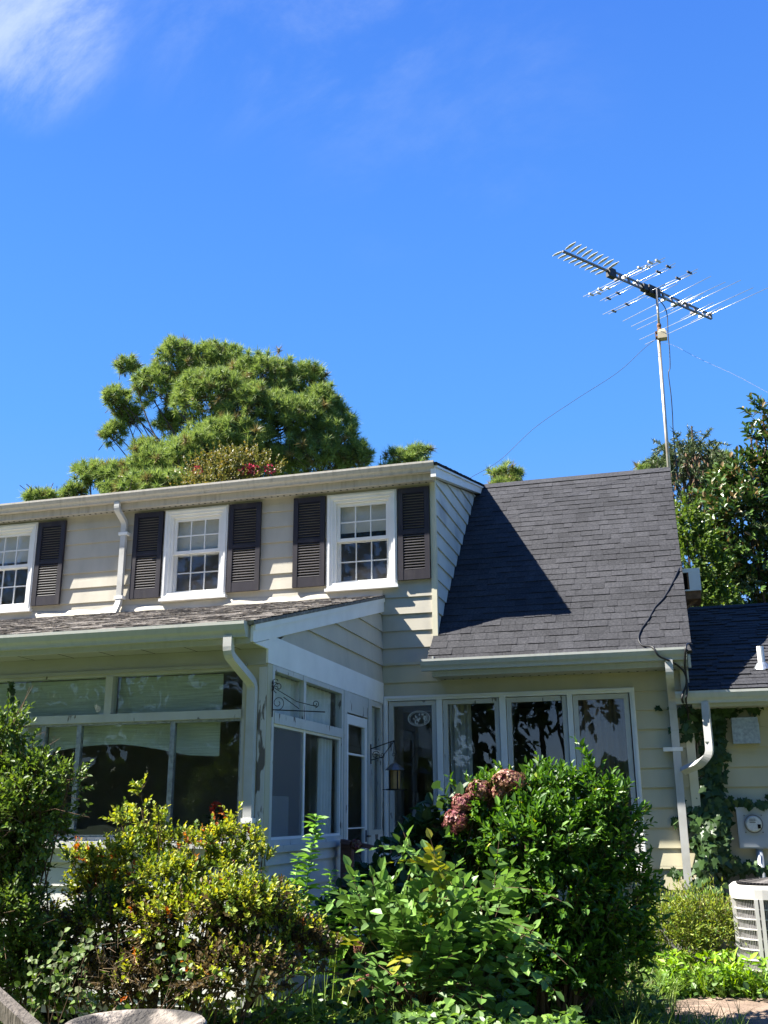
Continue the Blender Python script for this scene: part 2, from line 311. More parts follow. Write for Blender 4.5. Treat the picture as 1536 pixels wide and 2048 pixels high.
def clip(poly, lines):
    for (a, b, c) in lines:                     # keep a*u+b*v<=c
        out = []
        for i in range(len(poly)):
            p, q = poly[i], poly[(i+1) % len(poly)]; dp = a*p[0]+b*p[1]-c; dq = a*q[0]+b*q[1]-c
            if dp <= 1e-9: out.append(p)
            if (dp < -1e-9 and dq > 1e-9) or (dp > 1e-9 and dq < -1e-9):
                t = dp/(dp-dq); out.append((p[0]+t*(q[0]-p[0]), p[1]+t*(q[1]-p[1])))
        poly = out
        if len(poly) < 3: return []
    return poly
def siding(mb, u0, u1, z0, z1, tomap, holes=(), lines=(), lip=.019, phase=Z0, joints=True):
    """lapped boards; tomap(u, out, z) -> xyz"""
    k = math.floor((z0-phase)/EXP)
    while phase+k*EXP < z1:
        a, b = phase+k*EXP, phase+(k+1)*EXP
        zs = sorted({max(a, z0), min(b, z1)} | {h for H in holes for h in H[2:4] if max(a, z0) < h < min(b, z1)})
        for za, zb in zip(zs[:-1], zs[1:]):
            iv = [(u0, u1)]
            for h in holes:
                if h[2] < zb-1e-6 and h[3] > za+1e-6:
                    nv = []
                    for s, e in iv:
                        if h[1] <= s or h[0] >= e: nv.append((s, e)); continue
                        if h[0] > s: nv.append((s, h[0]))
                        if h[1] < e: nv.append((h[1], e))
                    iv = nv
            for s, e in iv:
                n = max(1, int((e-s)/1.3)); us = np.linspace(s, e, n+1)
                P = clip([(u, za) for u in us] + [(u, zb) for u in us[::-1]], lines)
                if not P: continue
                wob = {}
                def off(u, z): return lip*(1-(z-a)/EXP)+.001+.0025*math.sin(u*2.1+k*1.7)*(1-(z-a)/EXP)
                V = [tomap(u, off(u, z), z) for u, z in P]; mb.faces(V, [tuple(range(len(V)))])
                if abs(za-a) < 1e-6:            # the underside of the board
                    L = [p for p in P if abs(p[1]-za) < 1e-6]; L.sort()
                    if len(L) >= 2:
                        p, q = L[0], L[-1]
                        mb.faces([tomap(p[0], off(p[0], za), za), tomap(q[0], off(q[0], za), za), tomap(q[0], -.012, za), tomap(p[0], -.012, za)], [(3, 2, 1, 0)])
        k += 1
fac = lambda u, o, z: (u, -o, z)
XP = -3.289                                       # side wall of the porch
XD = -2.62                                        # side wall of the dormer
WIN = [(-9.09, -8.185, 4.265, 5.51), (-6.246, -5.344, 4.275, 5.50), (-3.99, -3.085, 4.255, 5.50)]
cas = (-3.268, -.412, 1.07, 2.958)
# facade: dormer face, strip between porch and roof, wall with the casements
holes = [(w[0]+.05, w[1]-.05, w[2]+.05, w[3]-.05) for w in WIN]
mb = MB(); siding(mb, -9.8, -2.66, 4.0, 5.535, fac, holes); siding(mb, XP, -2.66, 3.35, 4.0, fac)
mb.build('wall', M['siding'], house)
mb = MB(); siding(mb, XP, .09, .62, 3.35, fac, [(cas[0]+.04, cas[1]-.04, cas[2]+.04, cas[3]-.04)], [(1, 0, .09)]); mb.build('wall', M['siding_cream'], house)
mb = MB()                                          # solid wall core, open behind every window
def core(mb, x0, x1, z0, z1, hs, y0=.015, y1=.15):
    xs = sorted({x0, x1} | {h[0] for h in hs} | {h[1] for h in hs}); zs = sorted({z0, z1} | {h[2] for h in hs} | {h[3] for h in hs})
    for a, b in zip(xs[:-1], xs[1:]):
        for c, d in zip(zs[:-1], zs[1:]):
            if not any(h[0] < (a+b)/2 < h[1] and h[2] < (c+d)/2 < h[3] for h in hs): mb.box(a, b, y0, y1, c, d)
core(mb, -9.8, -2.64, 3.45, 5.53, holes); core(mb, -9.8, .14, .1, 3.45, [(cas[0]+.04, cas[1]-.04, cas[2]+.04, cas[3]-.04), (-9, -7.9, .6, 2.7)])
mb.build('wall_core', M['dark_room'], house)
mb = MB(); mb.box(-9.8, -2.66, -.02, .0, 5.535, 5.66); mb.build('frieze_board', M['siding'], house)
mb = MB(); mb.box(-2.665, -2.60, -.028, .04, 3.645, 5.63); mb.build('corner_board', M['trim_cream'], house)
mb = MB(); mb.box(.085, .175, -.028, .05, .62, 3.13); mb.box(.13, .175, .05, .14, .62, 3.13); mb.build('corner_board', M['trim_cream'], house)
mb = MB(); mb.box(-3.2, .15, -.012, .12, -.1, .63); mb.build('foundation', M['concrete'], house)
# dormer side wall (faces right), bounded below by the main roof
mb = MB(); siding(mb, .03, 3.05, 3.6, 6.5, lambda u, o, z: (XD+o, u, z), (), [(.93, -1, -3.69), (-.227, 1, 5.60)])
mb.build('dormer_side_wall', M['siding_grey'], house)
mb = MB(); mb.prism([(.02, 3.6), (.02, 5.65), (3.1, 6.4)], 0, XD-.12, XD-.015); mb.build('wall_core', M['dark_room'], house)
# gable end, to the right
mb = MB(); siding(mb, .05, 6.0, .62, 6.5, lambda u, o, z: (.14+o, u, z), (), [(-.928, 1, 3.58), (.928, 1, 9.17)]); mb.build('gable_wall', M['siding_cream'], house)
mb = MB(); mb.prism([(.02, 3.6), (3.03, 6.36), (6, 3.6)], 0, .02, .135); mb.box(.02, .135, .152, 6, .1, 3.6); mb.box(-9.8, .135, 5.85, 6, .1, 3.6); mb.box(-9.8, -9.65, .152, 5.85, .1, 5.5)
mb.build('wall_core', M['dark_room'], house)
# roofs
def shingles(mb, o, u, v, n, W, L, e=.138, tw=(.11, .22), t=(.003, .008), under=.03, umin=0):
    o, u, v, n = (np.array(a, float) for a in (o, u, v, n)); k = 0; V = []; F = []
    while k*e < L-.02:
        a, b = k*e, min((k+1.25)*e, L); x = umin
        wv = .006*math.sin(k*2.3)
        while x < W:
            w = random.uniform(*tw); x1 = min(x+w, W)
            if W-x1 < .05: x1 = W
            h = random.choice(t)+random.uniform(0, .002); dv = random.uniform(-.004, .004)+wv*0; i = len(V)
            P = lambda uu, vv, nn: o+u*uu+v*vv+n*nn
            V += [P(x, a+dv, 0), P(x1-.003, a+dv, 0), P(x, a+dv, h+.006), P(x1-.003, a+dv+random.uniform(-.002, .002), h+.006), P(x, b, .0035+h*.25), P(x1-.003, b, .0035+h*.25)]
            F += [(i, i+1, i+3, i+2), (i+2, i+3, i+5, i+4)]; x = x1
        k += 1
    mb.add(V, F)
    c = [o+u*umin-n*.001, o+u*W-n*.001, o+u*W+v*L-n*.001, o+u*umin+v*L-n*.001]; d = [p-n*under for p in c]
    mb.faces(c+d, [(0, 1, 2, 3), (7, 6, 5, 4), (0, 4, 5, 1), (1, 5, 6, 2), (2, 6, 7, 3), (3, 7, 4, 0)])
def slope_axes(m): return np.array([0, 1, m])/math.hypot(1, m), np.array([0, -m, 1])/math.hypot(1, m)
v, n = slope_axes(.928)
mb = MB(); shingles(mb, (-2.655, -.42, 3.66-.42*.928), (1, 0, 0), v, n, 2.885, 3.445*math.hypot(1, .928))
rz = 3.66+.928*3.0
mb.add([(-2.655, 2.9, rz-.065), (.232, 2.9, rz-.065), (.232, 3.02, rz+.035), (-2.655, 3.02, rz+.035), (.232, 3.16, rz-.06), (-2.655, 3.16, rz-.06)], [(0, 1, 2, 3), (3, 2, 4, 5)])
roof = mb.build('roof', M['shingle'], house)
mb = MB(); mb.prism([(3.02, rz), (6.3, rz-.928*3.28), (6.3, rz-.928*3.28-.05), (3.02, rz-.05)], 0, -9.9, .23); mb.build('rear_roof', M['shingle'], house)
mb = MB(); mb.prism([(-.41, 3.225), (3.02, rz-.055), (3.02, rz-.19), (-.37, 3.10), (-.41, 3.10)], 0, .176, .205); mb.build('rake_board', M['gutter'], house)
v2, n2 = slope_axes(.227)
mb = MB(); shingles(mb, (-9.9, -.26, 5.715), (1, 0, 0), v2, n2, 7.385, 3.42*math.hypot(1, .227)); mb.build('dormer_roof', M['shingle'], house)
mb = MB(); mb.prism([(-.24, 5.70), (3.12, 6.47), (3.05, 6.32), (-.24, 5.545)], 0, -2.60, -2.535); mb.prism([(-.24, 5.705), (3.14, 6.475), (3.12, 6.43), (-.24, 5.66)], 0, -2.535, -2.515)
mb.build('rake_board', M['trim'], house)
# gutters: K-shaped trough, open on top
def gutter(x0, x1, yb, zt, mat, h=.125, d=.11):
    mb = MB(); P = [(yb, zt), (yb, zt-h), (yb-d*.62, zt-h), (yb-d*.66, zt-h+.028), (yb-d*.86, zt-h+.055), (yb-d, zt-h+.10), (yb-d, zt), (yb-d+.018, zt), (yb-d+.018, zt-.012), (yb-d+.012, zt-.012), (yb-d+.010, zt-h+.098), (yb-d*.8, zt-h+.06), (yb-d*.6, zt-h+.006), (yb-.004, zt-h+.006), (yb-.004, zt)]
    mb.prism(P, 0, x0, x1)
    E = P[:7]
    for a, b in ((x0-.004, x0-.0005), (x1+.0005, x1+.004)): mb.prism(E, 0, a, b)
    o = mb.build('gutter', mat, house); return o
gutter(-9.9, -2.56, -.165, 5.745, M['gutter_old'])
gutter(-2.70, .165, -.395, 3.305, M['gutter'])
gutter(-9.9, -3.31, -3.885, 3.16, M['gutter'])
gutter(.02, 4.5, -.26, 2.86, M['gutter'])
mb = MB(); mb.box(-9.9, -2.565, -.16, -.145, 5.535, 5.72); mb.build('fascia', M['gutter_old'], house)
mb = MB(); mb.box(-2.575, .172, -.39, -.37, 3.12, 3.255); mb.box(-2.595, -2.575, -.39, .0, 3.12, 3.35); mb.build('fascia', M['gutter'], house)
def soffit(x0, x1, y0, y1, z, step, holey, mat=None, slots=True):
    mb = MB(); mb.box(x0, x1, y0, y1, z, z+.012, 0)
    x = x0+.05
    while slots and x < x1-.05:
        mb.box(x, x+.022, holey-.012, holey+.012, z-.003, z-.0005, 1); x += step
    for xx in np.arange(x0+.3, x1, .405): mb.box(xx, xx+.006, y0, y1, z-.0015, z-.0003, 1) if not slots else None
    return mb.build('soffit', [mat or M['soffit'], M['hole']], house)
soffit(-9.9, -2.60, -.145, -.02, 5.545, .085, -.06)
soffit(-2.575, .175, -.37, -.015, 3.125, .098, -.085)
# porch roof and gable boards
v3, n3 = slope_axes(.2565)
mb = MB(); shingles(mb, (-9.9, -3.93, 3.165), (1, 0, 0), v3, n3, 6.655, 3.93*math.hypot(1, .2565), e=.13, t=(.002, .008)); mb.build('porch_roof', M['shingle_old'], house)
mb = MB(); mb.prism([(-3.9, 3.135), (-.002, 4.135), (-.002, 3.975), (-3.85, 3.0), (-3.9, 3.0)], 0, -3.285, -3.262); mb.prism([(-3.89, 3.145), (-.002, 4.145), (-.002, 4.095), (-3.89, 3.095)], 0, -3.262, -3.25); mb.build('rake_board', M['trim'], house)
mb = MB(); mb.box(-3.286, -3.266, -3.56, -.03, 2.875, 3.115); mb.prism([(-3.56, 2.99), (-3.56, 3.115), (-3.42, 3.115), (-3.2, 3.16), (-3.85, 2.995)], 0, -3.286, -3.2665); mb.build('porch_frieze', M['trim'], house)
mb = MB(); siding(mb, -3.3, -.02, 3.11, 4.2, lambda u, o, z: (XP+o-.004, u, z), (), [(-.2565, 1, 4.06)]); mb.build('porch_gable_wall', M['siding'], house)
mb = MB(); mb.prism([(-3.5, 2.95), (-.01, 2.95), (-.01, 4.08), (-3.5, 3.19)], 0, XP-.1, XP-.016); mb.build('wall_core', M['dark_room'], house)
mb = MB(); mb.box(-9.9, -3.29, -3.89, -3.865, 2.99, 3.13); mb.build('fascia', M['gutter'], house)
soffit(-9.9, -3.29, -3.865, -3.562, 3.0, .1, -3.6, slots=False)
mb = MB(); mb.box(-9.9, -3.286, -3.56, -3.53, 2.86, 2.999); mb.box(-9.9, -3.46, -3.575, -3.56, 2.845, 2.875); mb.build('porch_frieze', M['soffit'], house)
# wavy flashing where the porch roof meets the dormer wall
mb = MB(); V = []; xs = np.linspace(-9.8, -3.27, 150)
for i, x in enumerate(xs):
    w = .012*math.sin(x*5.1)+.010*math.sin(x*11.3+1)+.007*math.sin(x*2.3)
    V += [(x, -.045-.012*abs(math.sin(x*3.7)), 4.135), (x, -.04+w*.8, 4.19), (x, -.018, 4.255+.012*math.sin(x*4.3))]
mb.add(V, [(3*i+k, 3*i+3+k, 3*i+4+k, 3*i+1+k) for i in range(149) for k in (0, 1)]); mb.build('flashing', M['siding'], house, True)

# dormer windows and shutters
def frame_rect(mb, x0, x1, z0, z1, w, y0, y1, wb=None, wt=None):
    wb = w if wb is None else wb; wt = w if wt is None else wt
    mb.box(x0, x0+w, y0, y1, z0, z1); mb.box(x1-w, x1, y0, y1, z0, z1); mb.box(x0+w, x1-w, y0, y1, z0, z0+wb); mb.box(x0+w, x1-w, y0, y1, z1-wt, z1)
def pane(x0, x1, z0, z1, y, mat, parent, name='pane'):
    mb = MB(); mb.box(x0, x1, y, y+.004, z0, z1); return mb.build(name, mat, parent)
for i, (x0, x1, z0, z1) in enumerate(WIN):
    mb = MB(); frame_rect(mb, x0, x1, z0+.03, z1, .075, -.045, .02)
    frame_rect(mb, x0+.02, x1-.02, z0+.05, z1-.02, .02, -.058, -.046)
    frame_rect(mb, x0+.075, x1-.075, z0+.06, z1-.075, .035, -.02, .10); mb.box(x0-.015, x1+.015, -.075, .02, z0, z0+.035)
    w = mb.build('window', M['trim'], house)
    a, b, c, d = x0+.112, x1-.112, z0+.10, z1-.112; mid = (c+d)/2+.02
    for (zz0, zz1, y, nm) in ((mid, d, .015, 'upper_sash'), (c, mid+.03, .05, 'lower_sash')):
        mb = MB(); frame_rect(mb, a, b, zz0, zz1, .042, y, y+.03)
        for k in (1, 2): xx = a+.042+(b-a-.084)*k/3; mb.box(xx-.007, xx+.007, y+.006, y+.022, zz0+.043, zz1-.043)
        zz = (zz0+zz1)/2; mb.box(a+.043, b-.043, y+.007, y+.021, zz-.007, zz+.007)
        mb.build(nm, M['trim'], w)
        pane(a+.043, b-.043, zz0+.043, zz1-.043, y+.013, M['glass_wavy'] if nm[0] == 'u' or i == 0 else M['glass'], w)
    if i: pane(a, b, c, mid-.005, .022, M['screen_fine'], w, 'screen')
    mb = MB(); mb.box(a+.01, b-.01, .10, .106, (mid+.10, mid-.02, mid+.13)[i], d+.03)
    tag(mb.build('roller_blind', M['roller']), ['pale roller blind drawn behind the panes of the dormer window cut by the left edge', 'pale roller blind in the middle dormer window above its sash rail', 'short pale roller blind in the dormer window nearest the roof slope'][i], 'blind', 'roller blinds in the dormer windows')
for (a, b) in ((-8.163, -7.743), (-6.697, -6.270), (-5.322, -4.882), (-4.434, -4.015), (-3.066, -2.672)):
    mb = MB(); z0, z1 = 4.335, 5.495; y0, y1 = -.062, -.026
    mb.box(a, a+.062, y0, y1, z0, z1); mb.box(b-.062, b, y0, y1, z0, z1); mb.box(a+.062, b-.062, y0+.003, y1, z0, z0+.12); mb.box(a+.062, b-.062, y0+.003, y1, z1-.07, z1); mb.box(a+.062, b-.062, y0+.003, y1, 4.90, 4.945)
    s = mb.build('shutter', M['shutter'], house); mb = MB()
    for lo, hi in ((z0+.125, 4.895), (4.95, z1-.075)):
        for z in np.arange(lo, hi-.02, .0345):
            mb.faces([(a+.063, y0+.004, z), (b-.063, y0+.004, z), (b-.063, y1-.004, z+.03), (a+.063, y1-.004, z+.03), (a+.063, y0+.004, z+.006), (b-.063, y0+.004, z+.006), (b-.063, y1-.004, z+.036), (a+.063, y1-.004, z+.036)], [(3, 2, 1, 0), (4, 5, 6, 7), (0, 1, 5, 4)])
    mb.build('louvers', M['slat'], s)
# casement window
mb = MB(); x0, x1, z0, z1 = cas; frame_rect(mb, x0, x1, z0, z1, .052, -.05, .10, .06, .055)
frame_rect(mb, x0+.012, x1-.008, z0+.01, z1-.01, .02, -.062, -.051)
SASH = [(-3.205, -2.64), (-2.56, -1.91), (-1.825, -1.15), (-1.08, -.478)]
for (a, b) in zip([s[1] for s in SASH[:-1]], [s[0] for s in SASH[1:]]): mb.box(a+.006, b-.006, -.045, .10, z0+.06, z1-.055)
mb.box(x0-.01, x1+.03, -.085, .02, z0-.035, z0)
cw = mb.build('casement_window', M['trim'], house)
for a, b in SASH:
    mb = MB(); frame_rect(mb, a, b, z0+.066, z1-.062, .052, -.03, .02, .07); mb.build('sash', M['peel'], cw); pane(a+.053, b-.053, z0+.137, z1-.115, -.006, M['glass'], cw)

# porch: front windows on Y = -3.5, side windows and door on X = -3.29
YF = -3.5
mb = MB(); mb.box(-3.47, -3.27, YF-.05, YF+.08, .3, 2.872); porch_post = mb.build('corner_post', M['siding_cream'], house)
mb = MB(); mb.box(-3.345, -3.275, YF-.058, YF-.051, .9, 2.84); mb.build('corner_trim', M['peel_bad'], house)
mb = MB(); frame_rect(mb, -9.8, -3.47, 1.44, 2.86, .035, YF-.03, YF+.06, .03)
mb.box(-9.765, -3.505, YF-.045, YF+.05, 2.425, 2.495); mb.box(-4.815, -4.745, YF-.04, YF+.05, 2.495, 2.825); mb.box(-7.4, -7.33, YF-.04, YF+.05, 2.495, 2.825)
mb.box(-9.8, -3.46, YF-.11, YF+.06, 1.385, 1.44); mb.box(-9.8, -3.46, YF-.06, YF+.06, 1.27, 1.385)
pw = mb.build('porch_window', M['peel'], house)
mb = MB(); xs = [-9.765, -8.6, -7.4, -6.3, -5.42, -5.06, -4.15, -3.505]
for x in xs[1:-1]: mb.box(x-.022, x+.022, YF-.012, YF+.03, 1.47, 2.425)
frame_rect(mb, -9.765, -3.506, 1.47, 2.424, .02, YF-.01, YF+.03); mb.build('slider_frame', M['galv'], pw)
for a, b in zip(xs[:-1], xs[1:]): pane(a+.022, b-.022, 1.49, 2.404, YF+.008, M['glass_old'], pw)
for a, b in ((-9.765, -7.4), (-7.33, -4.815), (-4.745, -3.505)): pane(a, b, 2.495, 2.825, YF+.008, M['glass_old'], pw, 'transom_pane')
mb = MB(); siding(mb, -9.8, -3.47, .2, 1.27, lambda u, o, z: (u, YF-.02-o, z)); mb.build('porch_base_wall', M['siding_white'], house)
mb = MB(); siding(mb, YF-.02, -1.48, .2, 1.36, lambda u, o, z: (XP+.012+o, u, z), phase=.03); mb.build('porch_base_wall', M['siding_white'], house)
mb = MB(); mb.box(-9.8, -3.5, YF+.02, YF+.06, .1, 1.27); mb.box(XP-.06, XP-.015, YF+.06, -1.48, .1, 1.4); mb.box(-9.8, XP-.02, YF+.1, -.02, .35, .45); mb.box(-9.8, XP-.03, YF+.05, .0, 2.93, 2.95); mb.box(-9.8, -9.7, YF+.06, 0, .45, 2.93); mb.build('wall_core', M['dark_room'], house)
def yframe(mb, y0, y1, z0, z1, w, x0, x1, wb=None, wt=None):
    wb = w if wb is None else wb; wt = w if wt is None else wt
    mb.box(x0, x1, y0, y0+w, z0, z1); mb.box(x0, x1, y1-w, y1, z0, z1); mb.box(x0, x1, y0+w, y1-w, z0, z0+wb); mb.box(x0, x1, y0+w, y1-w, z1-wt, z1)
mb = MB(); yframe(mb, -3.449, -1.52, 1.40, 2.872, .055, XP-.05, XP+.022, .045, .045)
mb.box(XP-.03, XP+.028, -3.394, -1.575, 2.385, 2.475); mb.box(XP-.03, XP+.018, -2.675, -2.615, 2.475, 2.827); mb.box(XP-.03, XP+.05, -3.46, -1.47, 1.345, 1.40)
sw = mb.build('side_window', M['peel'], house)
mb = MB(); mb.box(XP-.02, XP+.012, -2.64, -2.60, 1.445, 2.385); yframe(mb, -3.394, -1.575, 1.445, 2.385, .022, XP-.02, XP+.008); mb.build('slider_frame', M['trim'], sw)
for (a, b, c, d, nm) in ((-3.394, -2.675, 2.475, 2.827, 'transom_pane'), (-2.615, -1.575, 2.475, 2.827, 'transom_pane'), (-3.37, -2.64, 1.467, 2.36, 'pane'), (-2.60, -1.6, 1.467, 2.36, 'pane')):
    mb = MB(); mb.box(XP-.012, XP-.008, a, b, c, d); mb.build(nm, M['glass_old'], sw)
mb = MB(); mb.box(XP+.001, XP+.002, -3.37, -2.64, 1.467, 2.36); mb.build('screen', M['screen'], sw)
mb = MB(); mb.box(XP-.012, XP+.03, -1.518, -1.42, .35, 2.872); mb.box(XP-.012, XP+.03, -.66, -.545, .35, 2.872); mb.box(XP-.012, XP+.02, -1.42, -.66, 2.66, 2.872); mb.build('door_frame', M['peel'], house)
mb = MB(); yframe(mb, -1.412, -.668, .45, 2.645, .085, XP-.025, XP+.012, .25, .10); mb.box(XP-.02, XP+.008, -1.327, -.753, 2.235, 2.255); mb.box(XP-.02, XP+.008, -1.327, -.753, 1.50, 1.512)
dr = mb.build('porch_door', M['trim'], house)
mb = MB(); mb.box(XP-.008, XP-.004, -1.327, -.753, .7, 2.545); mb.build('pane', M['glass_old'], dr)
mb = MB(); mb.tube([(XP+.012, -.715, 1.42), (XP+.06, -.715, 1.42), (XP+.062, -.80, 1.42)], .011, 8); mb.box(XP+.012, XP+.02, -.735, -.695, 1.36, 1.48); mb.build('handle', M['dark_metal'], dr)
mb = MB(); yframe(mb, -.543, -.105, 1.43, 2.872, .045, XP-.03, XP+.018, .05, .06); mb.box(XP-.02, XP+.016, -.498, -.15, 2.29, 2.335); sl = mb.build('side_light', M['peel'], house)
mb = MB(); mb.box(XP-.012, XP-.008, -.498, -.15, 1.48, 2.29); mb.box(XP-.012, XP-.008, -.498, -.15, 2.335, 2.81); mb.build('pane', M['glass_old'], sl)
mb = MB(); mb.box(XP-.02, XP+.02, -.543, -.105, .35, 1.43); mb.box(XP-.02, XP+.012, -.105, -.03, .35, 2.872); mb.build('porch_panel', M['peel_bad'], house)
# rooms behind the glass
mb = MB(); mb.box(-9.65, .02, .16, 5.85, .40, .45, 1); mb.box(-9.65, .02, .16, 5.85, 3.18, 3.22); mb.box(-9.65, .02, 4.0, 4.05, .46, 3.17); mb.box(-3.42, -3.36, .16, 1.2, .46, 3.17); mb.box(-9.65, -2.7, 3.6, 3.65, 3.25, 5.9)
mb.build('room', [M['dark_room'], M['room_floor']], house)

# annex on the right
YA = .11; AM = .43
mb = MB(); siding(mb, .16, 4.5, 1.09, 2.84, lambda u, o, z: (u, YA-o, z)); mb.build('annex_wall', M['siding_cream'], house)
mb = MB(); mb.box(.176, 4.5, YA+.02, YA+.18, .05, 2.84); mb.build('wall_core', M['dark_room'], house)
mb = MB(); mb.box(.176, 4.5, YA-.008, YA+.015, -.1, 1.085); mb.build('foundation', M['concrete'], house)
va, na = slope_axes(AM)
mb = MB(); shingles(mb, (.162, -.29, 2.862), (1, 0, 0), va, na, 4.35, 3.62*math.hypot(1, AM), e=.13, t=(.005, .016)); zr = 2.862+3.62*AM
mb.add([(.212, 3.2, zr-.03), (4.5, 3.2, zr-.03), (4.5, 3.33, zr+.03), (.212, 3.33, zr+.03), (4.5, 3.5, zr-.06), (.212, 3.5, zr-.06)], [(0, 1, 2, 3), (3, 2, 4, 5)]); mb.build('annex_roof', M['shingle'], house)
mb = MB(); mb.box(.18, 4.5, -.255, -.235, 2.70, 2.84); mb.build('fascia', M['gutter'], house)
soffit(.18, 4.5, -.235, YA-.02, 2.705, .2, -.02)
q = at(1527, 1300, .35); c = np.array([.97, .42, 2.862+(.42+.29)*AM])
mb = MB(); mb.tube([c+(0, 0, -.05), c+(0, 0, .24)], .038, 14); vp = mb.build('vent_pipe', M['pvc'], house, False)
mb = MB(); mb.lathe([(.10, -.03), (.075, .02), (.052, .055), (.041, .06)], c, 16); mb.build('flashing', M['galv'], vp)

# downspouts
def elbow(pts, k=5):
    P = [np.array(p, float) for p in pts]; out = [P[0]]
    for i in range(1, len(P)-1):
        a, b, c = P[i-1], P[i], P[i+1]; r = min(.06, np.linalg.norm(b-a)*.45, np.linalg.norm(c-b)*.45)
        s = b+(a-b)/np.linalg.norm(a-b)*r; e = b+(c-b)/np.linalg.norm(c-b)*r
        for j in range(k): t = j/(k-1); out.append((1-t)**2*s+2*t*(1-t)*b+t*t*e)
    return out+[P[-1]]
def downspout(pts, w, t, side, straps=(), mat='spout', rings=()):
    mb = MB(); mb.rtube(elbow(pts), w, t, side); o = mb.build('downspout', M[mat], house)
    for (p, hx, hy) in straps: mb = MB(); mb.box(p[0]-hx, p[0]+hx, p[1]-hy, p[1]+hy, p[2]-.02, p[2]+.02); mb.build('strap', M['trim'], o)
    for (p, hx, hy) in rings: mb = MB(); mb.box(p[0]-hx, p[0]+hx, p[1]-hy, p[1]+hy, p[2]-.006, p[2]+.006); mb.build('joint', M['gutter'], o)
downspout([(-6.87, -.215, 5.625), (-6.87, -.215, 5.52), (-6.83, -.07, 5.38), (-6.83, -.07, 4.30), (-6.85, -.14, 4.14)], .075, .055, (1, 0, 0), [((-6.83, -.06, 5.22), .065, .045), ((-6.83, -.06, 4.36), .06, .045)])
downspout([(-3.46, -3.94, 3.05), (-3.46, -3.94, 2.90), (-3.385, -3.60, 2.70), (-3.385, -3.60, .2)], .075, .06, (1, 0, 0), [((-3.385, -3.60, 1.6), .05, .036)])
downspout([(-.02, -.45, 3.19), (-.02, -.45, 3.03), (-.02, -.08, 2.82), (-.02, -.08, .75)], .08, .06, (1, 0, 0), [((-.055, -.075, 2.285), .10, .041)], rings=[((-.02, -.08, 2.70), .043, .033), ((-.02, -.08, 2.48), .043, .033)])
downspout([(.31, -.315, 2.745), (.31, -.315, 2.22), (.22, -.25, 2.13), (.03, -.10, 2.06)], .075, .055, (1, -.3, 0), rings=[((.31, -.315, 2.34), .040, .030)])

# ------------------------------------------------------------------ things fixed to the house
# television antenna
AX, AY = .235, 3.08
ant = empty('television_antenna', (AX, AY, 5.6), 'tall aluminium television antenna on a weathered mast beside the roof ridge', 'antenna')
mb = MB(); mb.tube([(.205, AY, 5.6), (.245, AY, 8.60)], .026, 10); mb.build('mast', M['mast'], ant, True)
ZB = 9.42; TOP = np.array([.275, AY, ZB])
mb = MB(); mb.tube([(.268, AY, 8.70), TOP], .019, 8); mb.build('upper_mast', M['mast'], ant, True)
mb = MB(); cx, cy, cz = .30, AY-.02, 8.62
V = [(cx+a*sx*.07, cy+b*sy*.065, cz+z) for z, sx, sy in ((-.075, 1, 1), (.03, .95, .95), (.085, .55, .6)) for a, b in ((-1, -1), (1, -1), (1, 1), (-1, 1))]
mb.faces(V, [(3, 2, 1, 0), (8, 9, 10, 11)] + [(i*4+k, i*4+(k+1) % 4, i*4+4+(k+1) % 4, i*4+4+k) for i in (0, 1) for k in range(4)])
mb.build('rotator', M['rotor'], ant)
mb = MB(); mb.lathe([(.03, 0), (.034, .03), (.026, .05), (.035, .09), (.028, .12)], (.268, AY, 8.70), 10); mb.build('clamp', M['rust'], ant); mb = MB(); mb.box(.20, .25, AY-.05, AY+.03, 8.58, 8.60); mb.box(.20, .215, AY-.04, AY+.02, 8.601, 8.659); mb.box(.20, .25, AY-.05, AY+.03, 8.66, 8.68); mb.build('clamp', M['rust'], ant)
BD = unit(np.array([math.cos(R(52)), math.sin(R(52)), 0])); ED = np.array([BD[1], -BD[0], 0]); Z3 = np.array([0, 0, 1.])
def onz(px, py, z):
    v = ray(px, py); return CAM+v*((z-CAM[2])/v[2])
def bpar(px, py, z=ZB): return float((onz(px, py, z)-TOP) @ BD)
s0, s1, s2 = bpar(1126, 502), bpar(1222, 545), bpar(1424, 632)
BC = TOP + (onz(1222, 545, ZB)-TOP) - BD*s1; BC[2] = ZB
mb = MB(); B = lambda s, e=0, z=0: BC+BD*s+ED*e+Z3*z
mb.bar(B(s0), B(s1+.06), .028, .028); mb.bar(B(s1, 0, .035), B(s2, 0, .035), .022, .026); mb.bar(B(s1, 0, -.045), B(s2, 0, -.045), .022, .026)
for t in np.linspace(s1, s2, 13): mb.bar(B(t, 0, -.045), B(t, 0, .045), .03, .035, up=BD)
mb.build('boom', M['dark_metal'], ant)
for t, a_ in ((s1, (.07, .04, .07)), (0, (.13, .05, .07)), (-.2, (.05, .045, .05))): mb = MB(); mb.obox(B(t, 0, -.015), (BD, ED, Z3), a_); mb.build('coupler', M['black'], ant)
for i in range(9):                                     # corner-fed vanes at the front
    s = s0+(s1-s0)*(i+.3)/9
    for e in (-1, 1):
        mb = MB(); P = []
        for w, l in ((.004, .02), (.018, .05), (.026, .12), (.023, .17), (.004, .235)): P.append((w, l))
        V = [B(s+sg*w, e*l, .02+.10*l+zz) for zz in (0, .004) for sg, PP in ((1, P), (-1, P[::-1])) for w, l in PP]
        k = len(V)//2; mb.faces(V, [tuple(range(k)), tuple(range(2*k-1, k-1, -1))]+[(j, (j+1) % k, k+(j+1) % k, k+j) for j in range(k)])
        mb.build('vane', M['alu_bright'], ant)
